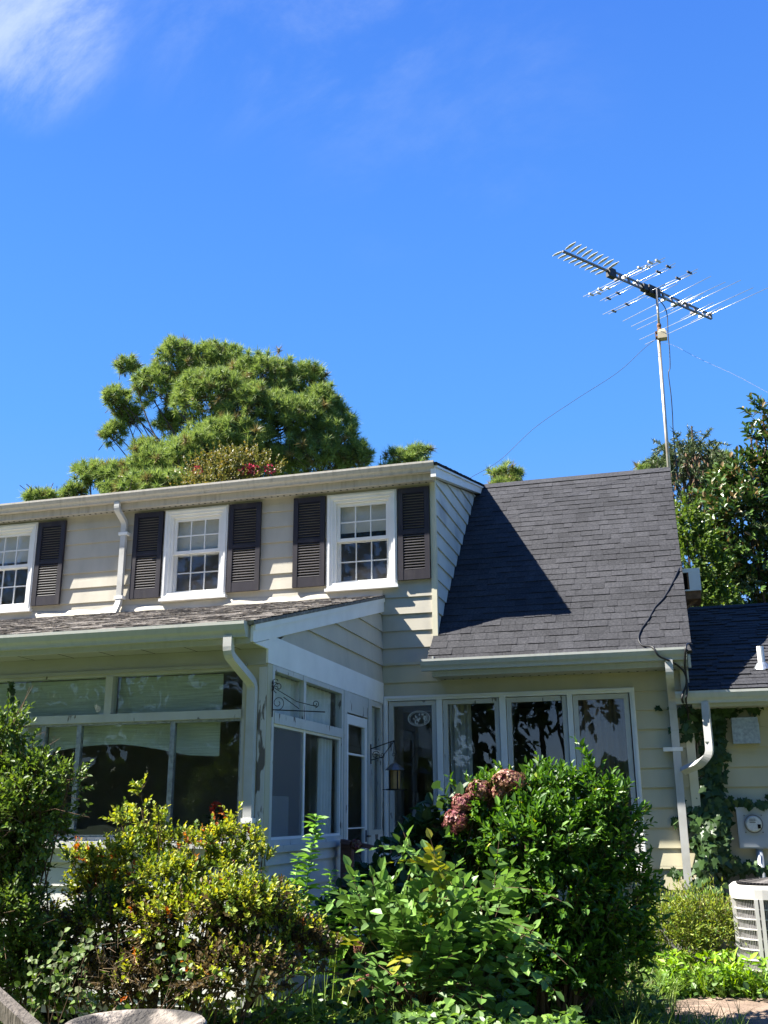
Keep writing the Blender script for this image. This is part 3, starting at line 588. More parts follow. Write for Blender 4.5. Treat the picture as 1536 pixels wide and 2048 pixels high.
# rods: photo end points on each side of the boom, both solved at the height of the boom
def px8(a): return 1100+a[0]*.28385, 470+a[1]*.28385
RODS = [(('a', 215, 408), ('b', 775, 155), .03), (('a', 270, 435), ('b', 830, 183), .03), (('a', 340, 475), ('b', 900, 222), .06), (('a', 352, 568), ('b', 1065, 265), .06), (('a', 520, 592), ('b', 1125, 265), .0), (('a', 560, 622), ('b', 1245, 315), 0), (('a', 610, 682), ('b', 1350, 335), 0), (('a', 620, 715), ('b', 1440, 355), 0), (('a', 668, 785), ('b', 1545, 388), 0), (('a', 815, 520), ('b', 985, 395), 0), (('a', 865, 555), ('b', 1068, 420), 0), (('a', 930, 580), ('b', 1140, 450), 0), (('a', 1000, 600), ('b', 1200, 478), 0), (('a', 612, 415), ('b', 815, 328), 0), (('a', 680, 460), ('b', 910, 362), 0), (('a', 470, 540), ('b', 1000, 300), 0)]
for a, b, dbl in RODS:
    pa, pb = onz(*px8(a[1:]), ZB), onz(*px8(b[1:]), ZB)
    sa = float((pa-BC) @ BD); sb = float((pb-BC) @ BD); s = min(max((sa+sb)/2, s1+.03), s2)
    la = float((pa-BC) @ ED); lb = float((pb-BC) @ ED)
    sw_ = (sb-sa)*.35
    mb = MB(); z = random.choice((.04, -.05)); mb.tube([B(s-sw_/2, min(la, -.2), z), B(s, 0, z), B(s+sw_/2, max(lb, .2), z)], .0048, 6, caps=True)
    if dbl:
        mb.tube([B(s+.05-sw_/2, la*.93, z-.01), B(s+.05, -.04, z-.01)], .0043, 6); mb.tube([B(s+.05, .04, z-.01), B(s+.05+sw_/2, lb*.93, z-.01)], .0043, 6)
    rod = mb.build('rod', M['alu'], ant, True)
    if dbl:
        for q in (.55*la, .55*lb, .82*lb, .82*la): mb = MB(); mb.obox(B(s+.02, q, z), (BD, ED, Z3), (.05, .012, .012)); mb.build('spacer', M['black'] if dbl > .05 else M['alu_bright'], rod)
    mb = MB(); mb.obox(B(s, -.03, z+.01), (BD, ED, Z3), (.018, .05, .02)); mb.build('insulator', M['alu_bright'] if random.random() < .6 else M['dark_metal'], rod)
def cable(name, label, pts, r, mat='black', cat='cable', n=10, group=None):
    mb = MB(); mb.tube(curve_pts(pts, n), r, 5); o = mb.build(name, M[mat], None, True); return tag(o, label, cat, group)
cable('antenna_lead', 'thin black lead hanging loosely beside the antenna mast down behind the ridge', [B(.05, 0, -.06), at(1332, 620, 3.02), at(1336, 668, 3.0), at(1339, 700, 3.0), at(1340, 735, 3.0), at(1337, 748, 3.0), at(1342, 790, 3.0), at(1345, 830, 3.05), at(1347, 870, 3.1), (.33, 3.15, 6.2)], .007)
cable('guy_wire', 'slack wire running from the antenna mast to the white dormer rake board', [at(1312, 678, 3.0), at(1287, 698, 2.95), at(1235, 745, 2.8), at(1150, 800, 2.6), at(1070, 855, 2.4), at(1000, 920, 2.15), at(938, 957, 1.95)], .0035, 'wire', 'wire', group='wires staying the antenna mast')
cable('guy_wire', 'faint wire slanting down from the antenna mast to the right edge of the photo', [at(1318, 686, 3.0), at(1345, 690, 2.9), at(1400, 718, 2.5), at(1470, 750, 2.0), at(1545, 790, 1.4), at(1700, 870, .3)], .002, 'wire', 'wire', group='wires staying the antenna mast')
def onroof(px, py, h=.02):
    v = ray(px, py); nn = np.array([0, -.928, 1]); t = (3.66+h-CAM @ nn)/(v @ nn); return CAM+v*t
cable('roof_cable', 'twisted black cable draped over the shingles down to the gutter corner', [(.24, 1.05, 4.55)]+[onroof(*p) for p in ((1357, 1140), (1345, 1165), (1328, 1195), (1310, 1215), (1296, 1240), (1283, 1258), (1277, 1276), (1284, 1290))]+[(-.17, -.515, 3.315), at(1318, 1312, -.53), at(1346, 1325, -.45), at(1366, 1341, -.35), at(1374, 1362, -.38), at(1374, 1385, -.40), at(1372, 1400, -.38), at(1376, 1425, -.12), at(1380, 1470, -.02)], .011, n=8)
cable('service_cable', 'loop of black service cable hanging off the roof corner over the annex gutter', [at(1384, 1288, -.2), at(1374, 1288, -.45), at(1371, 1300, -.53), at(1370, 1330, -.45), at(1373, 1365, -.40), at(1367, 1385, -.40), at(1364, 1400, -.39), at(1372, 1412, -.2), at(1384, 1430, -.02)], .012)
cable('service_cable', 'kinked black wire sagging across the annex siding between ivy clumps', [at(1424, 1495, YA-.03), at(1436, 1522, YA-.06), at(1446, 1558, YA-.06), at(1440, 1568, YA-.05), at(1418, 1588, YA-.03)], .006)
# air conditioner in the gable
p0, p1 = at(1360, 1138, 1.3), at(1403, 1180, 1.3)
acx0, acx1, z0, z1 = .165, p1[0], p1[2], p0[2]
ac = empty('window_air_conditioner', ((acx0+acx1)/2, 1.55, z0), 'white box window air conditioner sticking out of the gable past the roof edge', 'air conditioner')
mb = MB(); frame_rect(mb, acx0, acx1, z0, z1, .022, 1.3, 1.82, .016, .05); mb.box(acx0+.14, acx1-.022, 1.303, 1.32, z0+.016, z1-.05); mb.box(acx0, acx1, 1.80, 1.82, z0, z1); mb.build('case', M['ac_white'], ac)
mb = MB(); mb.box(acx0+.022, acx0+.12, 1.33, 1.34, z0+.016, z1-.05, 0)
for z in np.arange(z0+.03, z1-.06, .02): mb.box(acx0+.022, acx0+.12, 1.318, 1.33, z, z+.006, 0)
mb.build('side_grille', M['hole'], ac)
mb = MB(); mb.box(acx0+.12, acx0+.14, 1.306, 1.325, z0+.016, z1-.05); mb.build('rusty_edge', M['rust'], ac)
mb = MB(); mb.box(acx0, acx1-.01, 1.32, 1.8, z0-.10, z0-.004); mb.bar((acx0, 1.4, z0-.25), (acx1-.06, 1.4, z0-.10), .03, .03); mb.build('bracket', M['rust'], ac)
# electric meter
mt = empty('electric_meter', (.69, YA-.08, 1.29), 'grey electric meter box with round glass dial on the annex wall', 'meter')
mb = MB(); mb.box(.52, .86, YA-.11, YA-.018, 1.285, 1.68); mb.box(.512, .868, YA-.118, YA-.11, 1.67, 1.69); mb.box(.53, .85, YA-.116, YA-.11, 1.30, 1.40); mb.build('box', M['meter'], mt)
def disc(mb, c, r, y0, y1, n=28, r2=None, mi=0):
    r2 = r2 or r; V = [(c[0]+rr*math.cos(2*math.pi*k/n), y, c[1]+rr*math.sin(2*math.pi*k/n)) for y, rr in ((y0, r2), (y1, r)) for k in range(n)]
    mb.faces(V, [tuple(range(n)), tuple(range(2*n-1, n-1, -1))]+[(k, n+k, n+(k+1) % n, (k+1) % n) for k in range(n)], mi)
cc = (.678, 1.525)
mb = MB(); disc(mb, cc, .092, YA-.135, YA-.111); 
for a in (45, 135, 225, 315): mb.box(cc[0]+.118*math.cos(R(a))-.006, cc[0]+.118*math.cos(R(a))+.006, YA-.12, YA-.111, cc[1]+.118*math.sin(R(a))-.006, cc[1]+.118*math.sin(R(a))+.006)
mb.build('ring', M['dark_metal'], mt)
mb = MB(); disc(mb, cc, .080, YA-.155, YA-.136, r2=.070); mb.build('dial', M['plate'], mt)
mb = MB(); mb.box(cc[0]+.035, cc[0]+.066, YA-.158, YA-.1555, cc[1]-.045, cc[1]-.004); 
for k in range(3): mb.box(cc[0]-.04, cc[0]+.02, YA-.158, YA-.1555, cc[1]+.012+.016*k, cc[1]+.017+.016*k)
mb.build('register', M['hole'], mt)
mb = MB(); mb.tube([(.71, YA-.06, .2), (.71, YA-.06, 1.284)], .038, 14); mb.build('conduit', M['meter'], mt, True)
jb = empty('junction_box', (.70, YA-.08, 2.34), 'speckled galvanised junction box high on the annex wall under the eave', 'box')
mb = MB(); mb.box(.567, .828, YA-.14, YA-.018, 2.335, 2.60); mb.build('body', M['galv'], jb)
mb = MB(); mb.box(.562, .834, YA-.15, YA-.141, 2.33, 2.535); mb.box(.69, .71, YA-.156, YA-.1505, 2.34, 2.36); mb.build('cover', M['galv'], jb)
# bracket and hanging feeder by the door
br = empty('hanging_bracket', (XP+.03, -.60, 2.2), 'black scrolled iron bracket on the door post holding the lantern feeder', 'bracket')
mb = MB(); b0 = np.array([XP+.034, -.60, 2.26]); tip = at(789, 1481, -.60)
mb.tube([b0+(0, 0, -.09), b0+(0, 0, .12)], .009, 6); mb.tube([b0+(0, 0, .07), tip], .006, 6); mb.tube([b0+(0, 0, -.05), b0+(.13, 0, -.02), tip], .005, 6)
def scroll(mb, c, r0, r1, a0, a1, X, Zv, rad=.0035, n=26):
    mb.tube([np.array(c)+(r0+(r1-r0)*k/n)*(math.cos(R(a0+(a1-a0)*k/n))*np.array(X)+math.sin(R(a0+(a1-a0)*k/n))*np.array(Zv)) for k in range(n+1)], rad, 5)
scroll(mb, b0+(.055, 0, .005), .045, .008, 0, 500, (1, 0, 0), (0, 0, 1)); scroll(mb, b0+(.13, 0, .0), .035, .006, 180, 620, (1, 0, 0), (0, 0, 1)); mb.build('iron_scrolls', M['iron'], br)
lc = tip+np.array([0, 0, -.44])
lf = empty('lantern_feeder', lc, 'lantern shaped bird feeder with amber sides hanging beside the door', 'bird feeder')
mb = MB(); mb.tube([tip+(0, 0, .0), tip+(-.012, 0, -.12), lc+(0, 0, .21)], .0035, 5); mb.tube([tip+(0, 0, -.005), tip+(.02, 0, -.13), lc+(.003, 0, .21)], .0035, 5); scroll(mb, lc+(-.01, 0, .29), .018, .015, 0, 360, (1, 0, 0), (0, 0, 1), .003); mb.build('chain', M['iron'], lf)
mb = MB(); mb.lathe([(.112, .125), (.108, .132), (.05, .185), (.012, .205), (.012, .225), (.0, .226)], lc, 8); mb.lathe([(.0, .12), (.112, .125)], lc, 8); mb.build('roof', M['copper'], lf)
mb = MB(); mb.lathe([(.058, -.07), (.058, .12)], lc, 4*3); mb.build('seed_panes', M['amber'], lf)
mb = MB()
for k in range(4): a = R(45+90*k); mb.box(lc[0]+.06*math.cos(a)-.006, lc[0]+.06*math.cos(a)+.006, lc[1]+.06*math.sin(a)-.006, lc[1]+.06*math.sin(a)+.006, lc[2]-.07, lc[2]+.122)
mb.lathe([(0, -.085), (.098, -.085), (.10, -.072), (0, -.068)], lc, 12); mb.tube([lc+(-.14, 0, -.078), lc+(.14, 0, -.078)], .004, 5); mb.tube([lc+(0, 0, -.08), lc+(.004, 0, -.30), lc+(-.004, 0, -.42)], .003, 5); mb.build('frame', M['iron'], lf)
sb = empty('scroll_bracket', (XP+.03, -3.47, 2.5), 'empty wire scroll bracket reaching out from the porch corner post', 'bracket')
mb = MB(); o = np.array([XP+.035, -3.47, 2.49]); e = at(650, 1424, -3.47)-o; L = e[0]; o = o+(0, 0, e[2]*0)
mb.tube([o+(0, 0, -.06), o+(0, 0, .24)], .006, 5); mb.tube([o, o+(L, 0, e[2])], .005, 5); mb.tube([o+(0, 0, .19)]+[o+(.10, 0, .13), o+(.22, 0, .06), o+(L*.85, 0, .012)], .0032, 5)
scroll(mb, o+(.05, 0, .055), .06, .012, -90, 420, (1, 0, 0), (0, 0, 1), .003); scroll(mb, o+(L*.82, 0, .035), .032, .008, -90, 400, (1, 0, 0), (0, 0, 1), .003); scroll(mb, o+(.05, 0, .185), .05, .01, 250, -120, (1, 0, 0), (0, 0, 1), .0035)
for k in range(3): scroll(mb, o+(.03, 0, .17+.03*k), .04, .015, 200, 20, (1, 0, 0), (0, 0, 1), .003, 12)
mb.tube([o+(.10, 0, .1), o+(.24, 0, 0.0)], .0035, 5); mb.build('wire_scrolls', M['iron'], sb)
# oval ornament on the casement glass
oc = at(838, 1437, -.02); ov = empty('oval_ornament', oc+(0, 0, -.07), 'pale oval ornament with leaf pattern stuck on the leftmost casement pane', 'ornament')
mb = MB(); n = 30
for k in range(n):
    a, b = 2*math.pi*k/n, 2*math.pi*(k+1)/n
    for r0, r1 in ((.93, 1.0), (.80, .84)):
        V = [(oc[0]+.132*rr*math.cos(t), y, oc[2]+.088*rr*math.sin(t)) for y in (-.028, -.018) for rr in (r0, r1) for t in (a, b)]
        mb.add(V, [(0, 1, 3, 2), (2, 3, 7, 6), (4, 6, 7, 5), (0, 4, 5, 1)])
mb.build('rim', M['plate'], ov)
mb = MB(); rr_ = random.Random(3)
for k in range(26):
    a = rr_.uniform(0, 6.28); r = math.sqrt(rr_.random())*.7; c = oc+np.array([.132*r*math.cos(a), 0, .088*r*math.sin(a)]); t = rr_.uniform(0, 3.14); w, l = .007, rr_.uniform(.012, .02)
    P = [(l*math.cos(q)*math.cos(t)-w*math.sin(q)*math.sin(t), l*math.cos(q)*math.sin(t)+w*math.sin(q)*math.cos(t)) for q in np.linspace(0, 6.28, 7)[:-1]]
    y = -.024+.004*rr_.random(); mb.faces([(c[0]+p, yy, c[2]+q) for yy in (y, y+.004) for p, q in P], [tuple(range(6)), tuple(range(11, 5, -1))]+[(j, (j+1) % 6, 6+(j+1) % 6, 6+j) for j in range(6)])
mb.build('leaf_pattern', M['plate'], ov)
# condenser
cx, cy, hw, zb, zt = .79, -.80, .43, .13, 1.0
cd = empty('condenser', (cx, cy, zb), 'pale louvered air conditioning condenser standing in weeds by the annex', 'air conditioner')
def rsq(h, r, n=7):
    P = []
    for (sx, sy, a0) in ((1, 1, 0), (-1, 1, 90), (-1, -1, 180), (1, -1, 270)):
        for k in range(n): a = R(a0+90*k/(n-1)); P.append((cx+sx*(h-r)+r*math.cos(a), cy+sy*(h-r)+r*math.sin(a)))
    return P
def ring(mb, h, r, z0, z1, h2=None, mi=0, cap=True):
    A = rsq(h, r); Bq = rsq(h2 or h, r); n = len(A); V = [(x, y, z0) for x, y in A]+[(x, y, z1) for x, y in Bq]
    mb.faces(V, ([tuple(range(n-1, -1, -1)), tuple(range(n, 2*n))] if cap else [])+[(k, (k+1) % n, n+(k+1) % n, n+k) for k in range(n)], mi)
mb = MB(); ring(mb, hw-.035, .24, zb+.05, zt-.1); mb.build('coil', M['coil'], cd)
mb = MB(); ring(mb, hw-.005, .26, zb, zb+.075); mb.build('base_pan', M['white_metal'], cd); mb = MB(); ring(mb, hw+.005, .26, zt-.115, zt-.03); ring(mb, hw+.005, .26, zt-.03, zt, hw-.03)
mb.build('top_cap', M['white_metal'], cd)
mb = MB()
for k in range(1, 8): z = zb+.075+(zt-.115-zb-.075)*k/8; ring(mb, hw-.008, .26, z-.0045, z+.0045)
mb.build('louvers', M['white_metal'], cd)
PP = rsq(hw-.012, .26, 13); mb = MB()
for i in range(0, len(PP)):
    a, b = np.array(PP[i]), np.array(PP[(i+1) % len(PP)]); L = np.linalg.norm(b-a); m_ = max(1, int(L/.014))
    for j in range(m_): p = a+(b-a)*j/m_; mb.box(p[0]-.0011, p[0]+.0011, p[1]-.0011, p[1]+.0011, zb+.075, zt-.116)
mb.build('guard_wires', M['white_metal'], cd)
for (x, y) in ((cx-hw+.012, cy-.2), (cx-.235, cy-hw+.006), (cx-.19, cy-hw+.006), (cx+.2, cy-hw+.006), (cx-hw+.012, cy+.2)): mb = MB(); mb.box(x-.016, x+.016, y-.012, y+.012, zb+.075, zt-.116); mb.build('corner_post', M['white_metal'], cd)
mb = MB(); 
for k in range(60): a = 2*math.pi*k/60; mb.bar((cx+.08*math.cos(a), cy+.08*math.sin(a), zt+.045), (cx+.36*math.cos(a), cy+.36*math.sin(a), zt+.012), .006, .006)
for r in (.1, .16, .22, .28, .34): mb.tube([(cx+r*math.cos(2*math.pi*k/40), cy+r*math.sin(2*math.pi*k/40), zt+.05-.11*(r-.08)) for k in range(41)], .004, 4)
mb.build('fan_grille', M['dark_metal'], cd)
mb = MB(); ring(mb, hw-.06, .2, zt+.0005, zt+.002); mb.build('fan_opening', M['hole'], cd)

# ------------------------------------------------------------------ seen through the glass
def blind(name, label, x0, x1, z1, zfun, y, mat, n=40):
    mb = MB(); xs = np.linspace(x0, x1, n); V = []
    for x in xs: V += [(x, y, zfun(x)), (x, y+.006, zfun(x)), (x, y, z1), (x, y+.006, z1)]
    mb.add(V, [f for i in range(n-1) for f in ((4*i, 4*i+4, 4*i+6, 4*i+2), (4*i+1, 4*i+3, 4*i+7, 4*i+5), (4*i, 4*i+1, 4*i+5, 4*i+4))]); return tag(mb.build(name, mat), label, 'blind', 'woven blinds in the front porch window')
YB = YF+.085
blind('woven_blind', 'grey woven blind behind the wide transom pane left of the transom post', -9.6, -4.80, 2.82, lambda x: 2.50, YB, M['blind'])
blind('woven_blind', 'grey woven blind in the transom pane right of the transom post', -4.75, -3.74, 2.82, lambda x: 2.50, YB, M['blind'])
def arch(x):
    return 2.17+.075*math.sin(max(0, min(1, (x+5.55)/1.5))*math.pi)-.045*max(0, min(1, (x+4.7)/.9))
blind('woven_blind', 'half lowered woven blind with bowed bottom edge below the transom rail', -5.44, -3.76, 2.42, arch, YB+.02, M['blind'])
blind('woven_blind', 'grey woven blind lowered further behind the pane beside the left bush', -9.6, -5.47, 2.42, lambda x: 1.9, YB+.03, M['blind'])
def curtain(label, P, z0, z1, mat, amp=.02, fold=.06, group='curtains behind the glass'):
    P = np.array(P, float); L = np.linalg.norm(P[1]-P[0]); d = (P[1]-P[0])/L; nn = np.array([-d[1], d[0]]); n = max(12, int(L/fold*8)); V = []
    for k in range(n+1):
        t = L*k/n; o = P[0]+d*t+nn*amp*math.sin(2*math.pi*t/fold+.5*math.sin(t*9)); V += [(o[0], o[1], z0), (o[0]-nn[0]*amp*.3, o[1]-nn[1]*amp*.3, z1)]
    mb = MB(); mb.add(V, [(2*k, 2*k+2, 2*k+3, 2*k+1) for k in range(n)]); return tag(mb.build('curtain', mat, None, True), label, 'curtain', group)
curtain('pale pleated curtain filling the narrow light between door and house', [(XP-.08, -.5), (XP-.08, -.15)], 1.46, 2.82, M['curtain'])
curtain('pale curtain hanging at the door side of the porch side window', [(XP-.10, -1.95), (XP-.10, -1.6)], 1.45, 2.36, M['curtain'], .025, .09)
curtain('pale cloth drawn behind the two small panes over the porch side window', [(XP-.09, -3.36), (XP-.09, -1.62)], 2.48, 2.83, M['curtain'], .012, .12)
curtain('brown curtain drawn behind the rightmost casement pane', [(-1.06, .25), (-.46, .25)], 1.1, 2.9, M['curtain_brown'], .03, .11)
curtain('pale sheer tied aside behind the second casement pane', [(-2.55, .3), (-2.3, .3)], 1.1, 2.9, M['curtain'], .02, .08)
mb = MB(); mb.box(XP-.26, XP-.10, -3.3, -2.70, .452, 1.80); tag(mb.build('cabinet', M['ac_white']), 'pale boxy cabinet standing inside the porch side window', 'cabinet')
tl = empty('table_lamp', (-3.0, .75, 1.2), 'unlit table lamp with round white shade behind the leftmost casement', 'lamp')
mb = MB(); mb.lathe([(.08, 0), (.08, .02), (.02, .04), (.015, .42)], (-3.0, .75, 1.2), 14); mb.build('stem', M['white'], tl, True)
mb = MB(); mb.lathe([(.15, .40), (.14, .47), (.09, .54), (.04, .56)], (-3.0, .75, 1.2), 18); mb.build('lamp_shade', M['white'], tl, True)
tb = empty('sideboard', (-2.6, .8, .46), 'dark sideboard inside behind the two left casement panes', 'furniture')
mb = MB(); mb.box(-3.3, -1.9, .55, 1.05, 1.16, 1.2); mb.build('top', M['wood'], tb); mb = MB(); mb.box(-3.25, -1.95, .6, 1.0, .46, 1.16); mb.build('carcass', M['wood'], tb)

# ------------------------------------------------------------------ plants
def lob(px, py, rx, ry, Y, dy=None):
    c = at(px, py, Y); s = pxm(c); return (c, np.array([rx*s, dy if dy else rx*s*.8, ry*s]))
def rdir(n):
    v = rng.normal(size=(n, 3)); return unit(v)
def leaves(mb, P, D, N, S, w=.38, mi=0, fold=.25, curl=.12):
    n = len(P)
    if n == 0: return
    D = unit(D); X = unit(np.cross(D, N)); N = np.cross(X, D); S = np.broadcast_to(np.asarray(S, float), (n,))
    T = np.array([(0, 0, 0), (w, .34, fold*w), (w*.82, .70, fold*w*.8-curl*.5), (0, 1, -curl), (-w*.82, .70, fold*w*.8-curl*.5), (-w, .34, fold*w)])
    V = P[:, None]+S[:, None, None]*(T[None, :, 0:1]*X[:, None]+T[None, :, 1:2]*D[:, None]+T[None, :, 2:3]*N[:, None])
    b = np.arange(n)[:, None]*6; F = np.concatenate([b+np.array([[0, 1, 2, 3]]), b+np.array([[0, 3, 4, 5]])])
    mi = np.broadcast_to(np.asarray(mi), (n,)); mb.add(V.reshape(-1, 3), F, np.concatenate([mi, mi]))
def needles(mb, P, D, L, w, mi=0):
    n = len(P); D = unit(D); X = unit(np.cross(D, rdir(n))); L = np.broadcast_to(L, (n,))[:, None]
    V = np.stack([P-X*w, P+X*w, P+D*L], 1).reshape(-1, 3); mb.add(V, np.arange(n)[:, None]*3+np.array([[0, 1, 2]]), np.broadcast_to(np.asarray(mi), (n,)))
def surf(lobes, n, inner=.6, top=.3, front=0., cull=.72):
    """points spread through the outer part of a union of ellipsoids"""
    A = np.array([l[1][0]*l[1][2]+l[1][0]*l[1][1] for l in lobes]); k = rng.choice(len(lobes), n*3, p=A/A.sum())
    C = np.array([l[0] for l in lobes]); Rr = np.array([l[1] for l in lobes])
    d = rdir(n*3); d[:, 2] += top; d[:, 1] -= front; d = unit(d); r = inner+(1-inner)*rng.random(n*3)**.6
    r = r*(1+.12*rng.normal(size=n*3))
    P = C[k]+Rr[k]*d*r[:, None]; keep = np.ones(len(P), bool)
    for i in range(len(lobes)):
        q = (((P-C[i])/Rr[i])**2).sum(1); keep &= (q > cull**2) | (k == i)
    P, d, k = P[keep][:n], d[keep][:n], k[keep][:n]; return P, unit(d/Rr[k]*Rr[k].mean(1, keepdims=True)), k
def shoots(lobes, n, L, m, ls, up=.5, jit=.45, inner=.55, top=.3, front=.15, ang=.9, cull=.72):
    P, O, k = surf(lobes, n, inner, top, front, cull); n = len(P)
    D = unit(O+np.array([0, 0, up])+rng.normal(size=(n, 3))*jit); LL = L*(.6+.8*rng.random(n))
    ref = unit(np.cross(D, rdir(n))); q = np.cross(D, ref); ps, ds, ns, ss, sid = [], [], [], [], []
    for j in range(m):
        t = (j+.5)/m; a = j*2.4+rng.random(n)*.8
        side = np.cos(a)[:, None]*ref+np.sin(a)[:, None]*q; ca = ang*(1-.55*t)
        ps.append(P+D*(LL*t)[:, None]); ds.append(unit(D*math.cos(ca)+side*math.sin(ca)+rng.normal(size=(n, 3))*.18))
        ns.append(unit(D*.6-side*.3+np.array([-.15, -.1, .75])+rng.normal(size=(n, 3))*.3)); ss.append(ls*(.65+.6*rng.random(n))*(1-.25*abs(t-.5))); sid.append(np.arange(n))
    return np.concatenate(ps), np.concatenate(ds), np.concatenate(ns), np.concatenate(ss), np.concatenate(sid), P, P+D*LL[:, None]
def stems(base, lobes, r=.012, per=3, mb=None, mi=0):
    mb = mb or MB()
    for c, rr in lobes:
        for k in range(per):
            e = c+rr*rng.normal(size=3)*.35; b = np.array(base)+np.array([rng.normal()*.12, rng.normal()*.1, 0]); mdl = (b+e)/2+rng.normal(size=3)*.06
            mb.tube(curve_pts([b, mdl, e], 4), list(np.linspace(r, r*.35, 9)), 5, mi)
    return mb
def plant(name, label, cat, base, group=None): return empty(name, base, label, cat, group)

LM = {}
LM['azalea'] = leafmat('azalea leaf', (0.237, 0.305, 0.035), (0.514, 0.495, 0.057), rough=.5)
LM['azalea_g'] = leafmat('azalea green leaf', (0.083, 0.143, 0.024), (0.150, 0.225, 0.030))
LM['azalea_r'] = leafmat('azalea red leaf', (0.360, 0.112, 0.027), (0.600, 0.255, 0.045))
LM['azalea_shade'] = leafmat('azalea leaf darkened for shade', (.075, .055, .025), (.14, .10, .04))  # dark leaf colour that stands in for shade low in the bush
LM['privet'] = leafmat('privet leaf', (0.084, 0.147, 0.025), (0.168, 0.252, 0.042))
LM['euony'] = leafmat('glossy shrub leaf', (0.052, 0.132, 0.016), (0.138, 0.270, 0.034), rough=.42, spec=.4)
LM['hyd'] = leafmat('hydrangea leaf', (0.033, 0.072, 0.020), (0.050, 0.099, 0.024), rough=.5)
LM['wist'] = leafmat('broad vine leaf', (0.098, 0.188, 0.042), (0.180, 0.330, 0.068), rough=.45)
LM['wist_y'] = leafmat('yellowing vine leaf', (.22, .24, .03), (.32, .30, .04))
LM['weed'] = leafmat('tall weed leaf', (0.155, 0.310, 0.052), (0.259, 0.483, 0.086))
LM['ivy'] = leafmat('ivy leaf', (0.035, 0.073, 0.020), (0.062, 0.119, 0.031), trans=.2, rough=.4)
LM['cover'] = leafmat('ground cover leaf', (0.105, 0.195, 0.038), (0.195, 0.330, 0.053))
LM['fern'] = leafmat('yellow green weed', (0.195, 0.255, 0.030), (0.330, 0.390, 0.053))
LM['grass'] = leafmat('grass blade', (0.126, 0.210, 0.035), (0.280, 0.364, 0.098))
LM['grass_b'] = leafmat('bright lush blade', (0.182, 0.336, 0.028), (0.308, 0.476, 0.042))
LM['varieg'] = leafmat('pale edged leaf', (0.117, 0.153, 0.063), (0.270, 0.297, 0.162))
LM['pine'] = leafmat('pine needles', (0.179, 0.263, 0.067), (0.325, 0.403, 0.112), trans=.3, rough=.55)
LM['pine_b'] = leafmat('pine old needles', (0.192, 0.163, 0.058), (0.326, 0.250, 0.096), trans=.2)
LM['spruce'] = leafmat('spruce needles', (0.075, 0.116, 0.046), (0.149, 0.181, 0.064), trans=.15)
LM['cone'] = pm('spruce cones', (.14, .085, .05), .8, .2, var=.3)
LM['magn'] = leafmat('magnolia leaf', (0.049, 0.105, 0.022), (0.105, 0.168, 0.035), trans=.15, rough=.28, spec=.55)
LM['magn_b'] = leafmat('magnolia leaf underside', (.19, .13, .05), (.28, .22, .09), trans=.2)
LM['myrtle'] = leafmat('crape myrtle leaf', (0.107, 0.117, 0.029), (0.214, 0.166, 0.039))
LM['pinkfl'] = leafmat('crimson blossom', (0.440, 0.072, 0.096), (0.520, 0.128, 0.144))
LM['oak'] = leafmat('shade tree leaf', (.035, .065, .015), (.06, .11, .02))
LM['head'] = leafmat('fading hydrangea petals', (.30, .16, .10), (.44, .30, .15))
LM['head_p'] = leafmat('pink hydrangea petals', (.30, .10, .12), (.44, .22, .18))
GZ = -.05
# ---- azalea
YZ = -5.0
AL = [lob(*a, YZ+dy) for a, dy in (((283, 1600, 9, 34), 0), ((250, 1648, 22, 10), .1), ((320, 1652, 18, 13), -.1), ((285, 1668, 14, 26), 0), ((275, 1712, 62, 24), 0), ((352, 1690, 36, 12), 0), ((205, 1735, 40, 18), .1), ((160, 1722, 36, 8), .15), ((210, 1785, 70, 30), .2), ((335, 1765, 80, 30), -.2), ((388, 1700, 20, 18), -.1), ((428, 1695, 20, 32), 0), ((472, 1658, 8, 26), .1), ((446, 1676, 12, 9), 0), ((492, 1690, 30, 14), .1), ((455, 1742, 58, 28), 0), ((520, 1722, 26, 12), .2), ((548, 1815, 48, 28), .1), ((480, 1815, 95, 42), -.3), ((95, 1850, 34, 14), .1), ((140, 1868, 50, 22), 0), ((240, 1850, 105, 50), -.2), ((370, 1850, 110, 60), -.3), ((520, 1870, 95, 52), -.1), ((608, 1900, 50, 46), 0), ((480, 1950, 120, 55), -.4), ((300, 1960, 130, 55), -.3), ((160, 1970, 90, 50), -.1), ((640, 1925, 30, 26), 0))]
AL = [(c, r*.92) for c, r in AL]
base = (at(360, 1900, YZ)[0], YZ, GZ); az = plant('azalea', 'sprawling yellow green azalea with reddening leaves under the front porch window', 'shrub', base)
mb = MB(); LEN = 0
P, D, N, S, sid, tA, tB = shoots(AL, 4200, .10, 10, .034, up=.75, inner=.5, top=.5, front=.3)
hot = np.array([at(*p, YZ) for p in ((205, 1770), (150, 1725), (460, 1790), (430, 1700), (330, 1905), (395, 1830), (470, 1900))]); dh = np.min(np.linalg.norm(tA[:, None]-hot[None], axis=2), 1)
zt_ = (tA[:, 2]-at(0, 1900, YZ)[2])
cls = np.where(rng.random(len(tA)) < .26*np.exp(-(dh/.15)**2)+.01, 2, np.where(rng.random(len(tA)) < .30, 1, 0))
lowk = rng.random(len(tA)) < np.clip(.75-zt_*1.6, 0, .7); cls = np.where(lowk & (cls != 2), 3, cls)  # lower shoots get the darker leaves, painting in the shade there
leaves(mb, P, D, N, S, .30, cls[sid]); mb.build('foliage', [LM['azalea'], LM['azalea_g'], LM['azalea_r'], LM['azalea_shade']], az)
mb = stems(base, AL, .010, 2); mb.segs(tA, tB, .0022, .001); P2, O2, _ = surf(AL, 260, .2, .2); mb.segs(P2, P2+unit(O2+rng.normal(size=P2.shape)*.8)*.13, .002, .001); mb.build('branches', M['twig'], az)
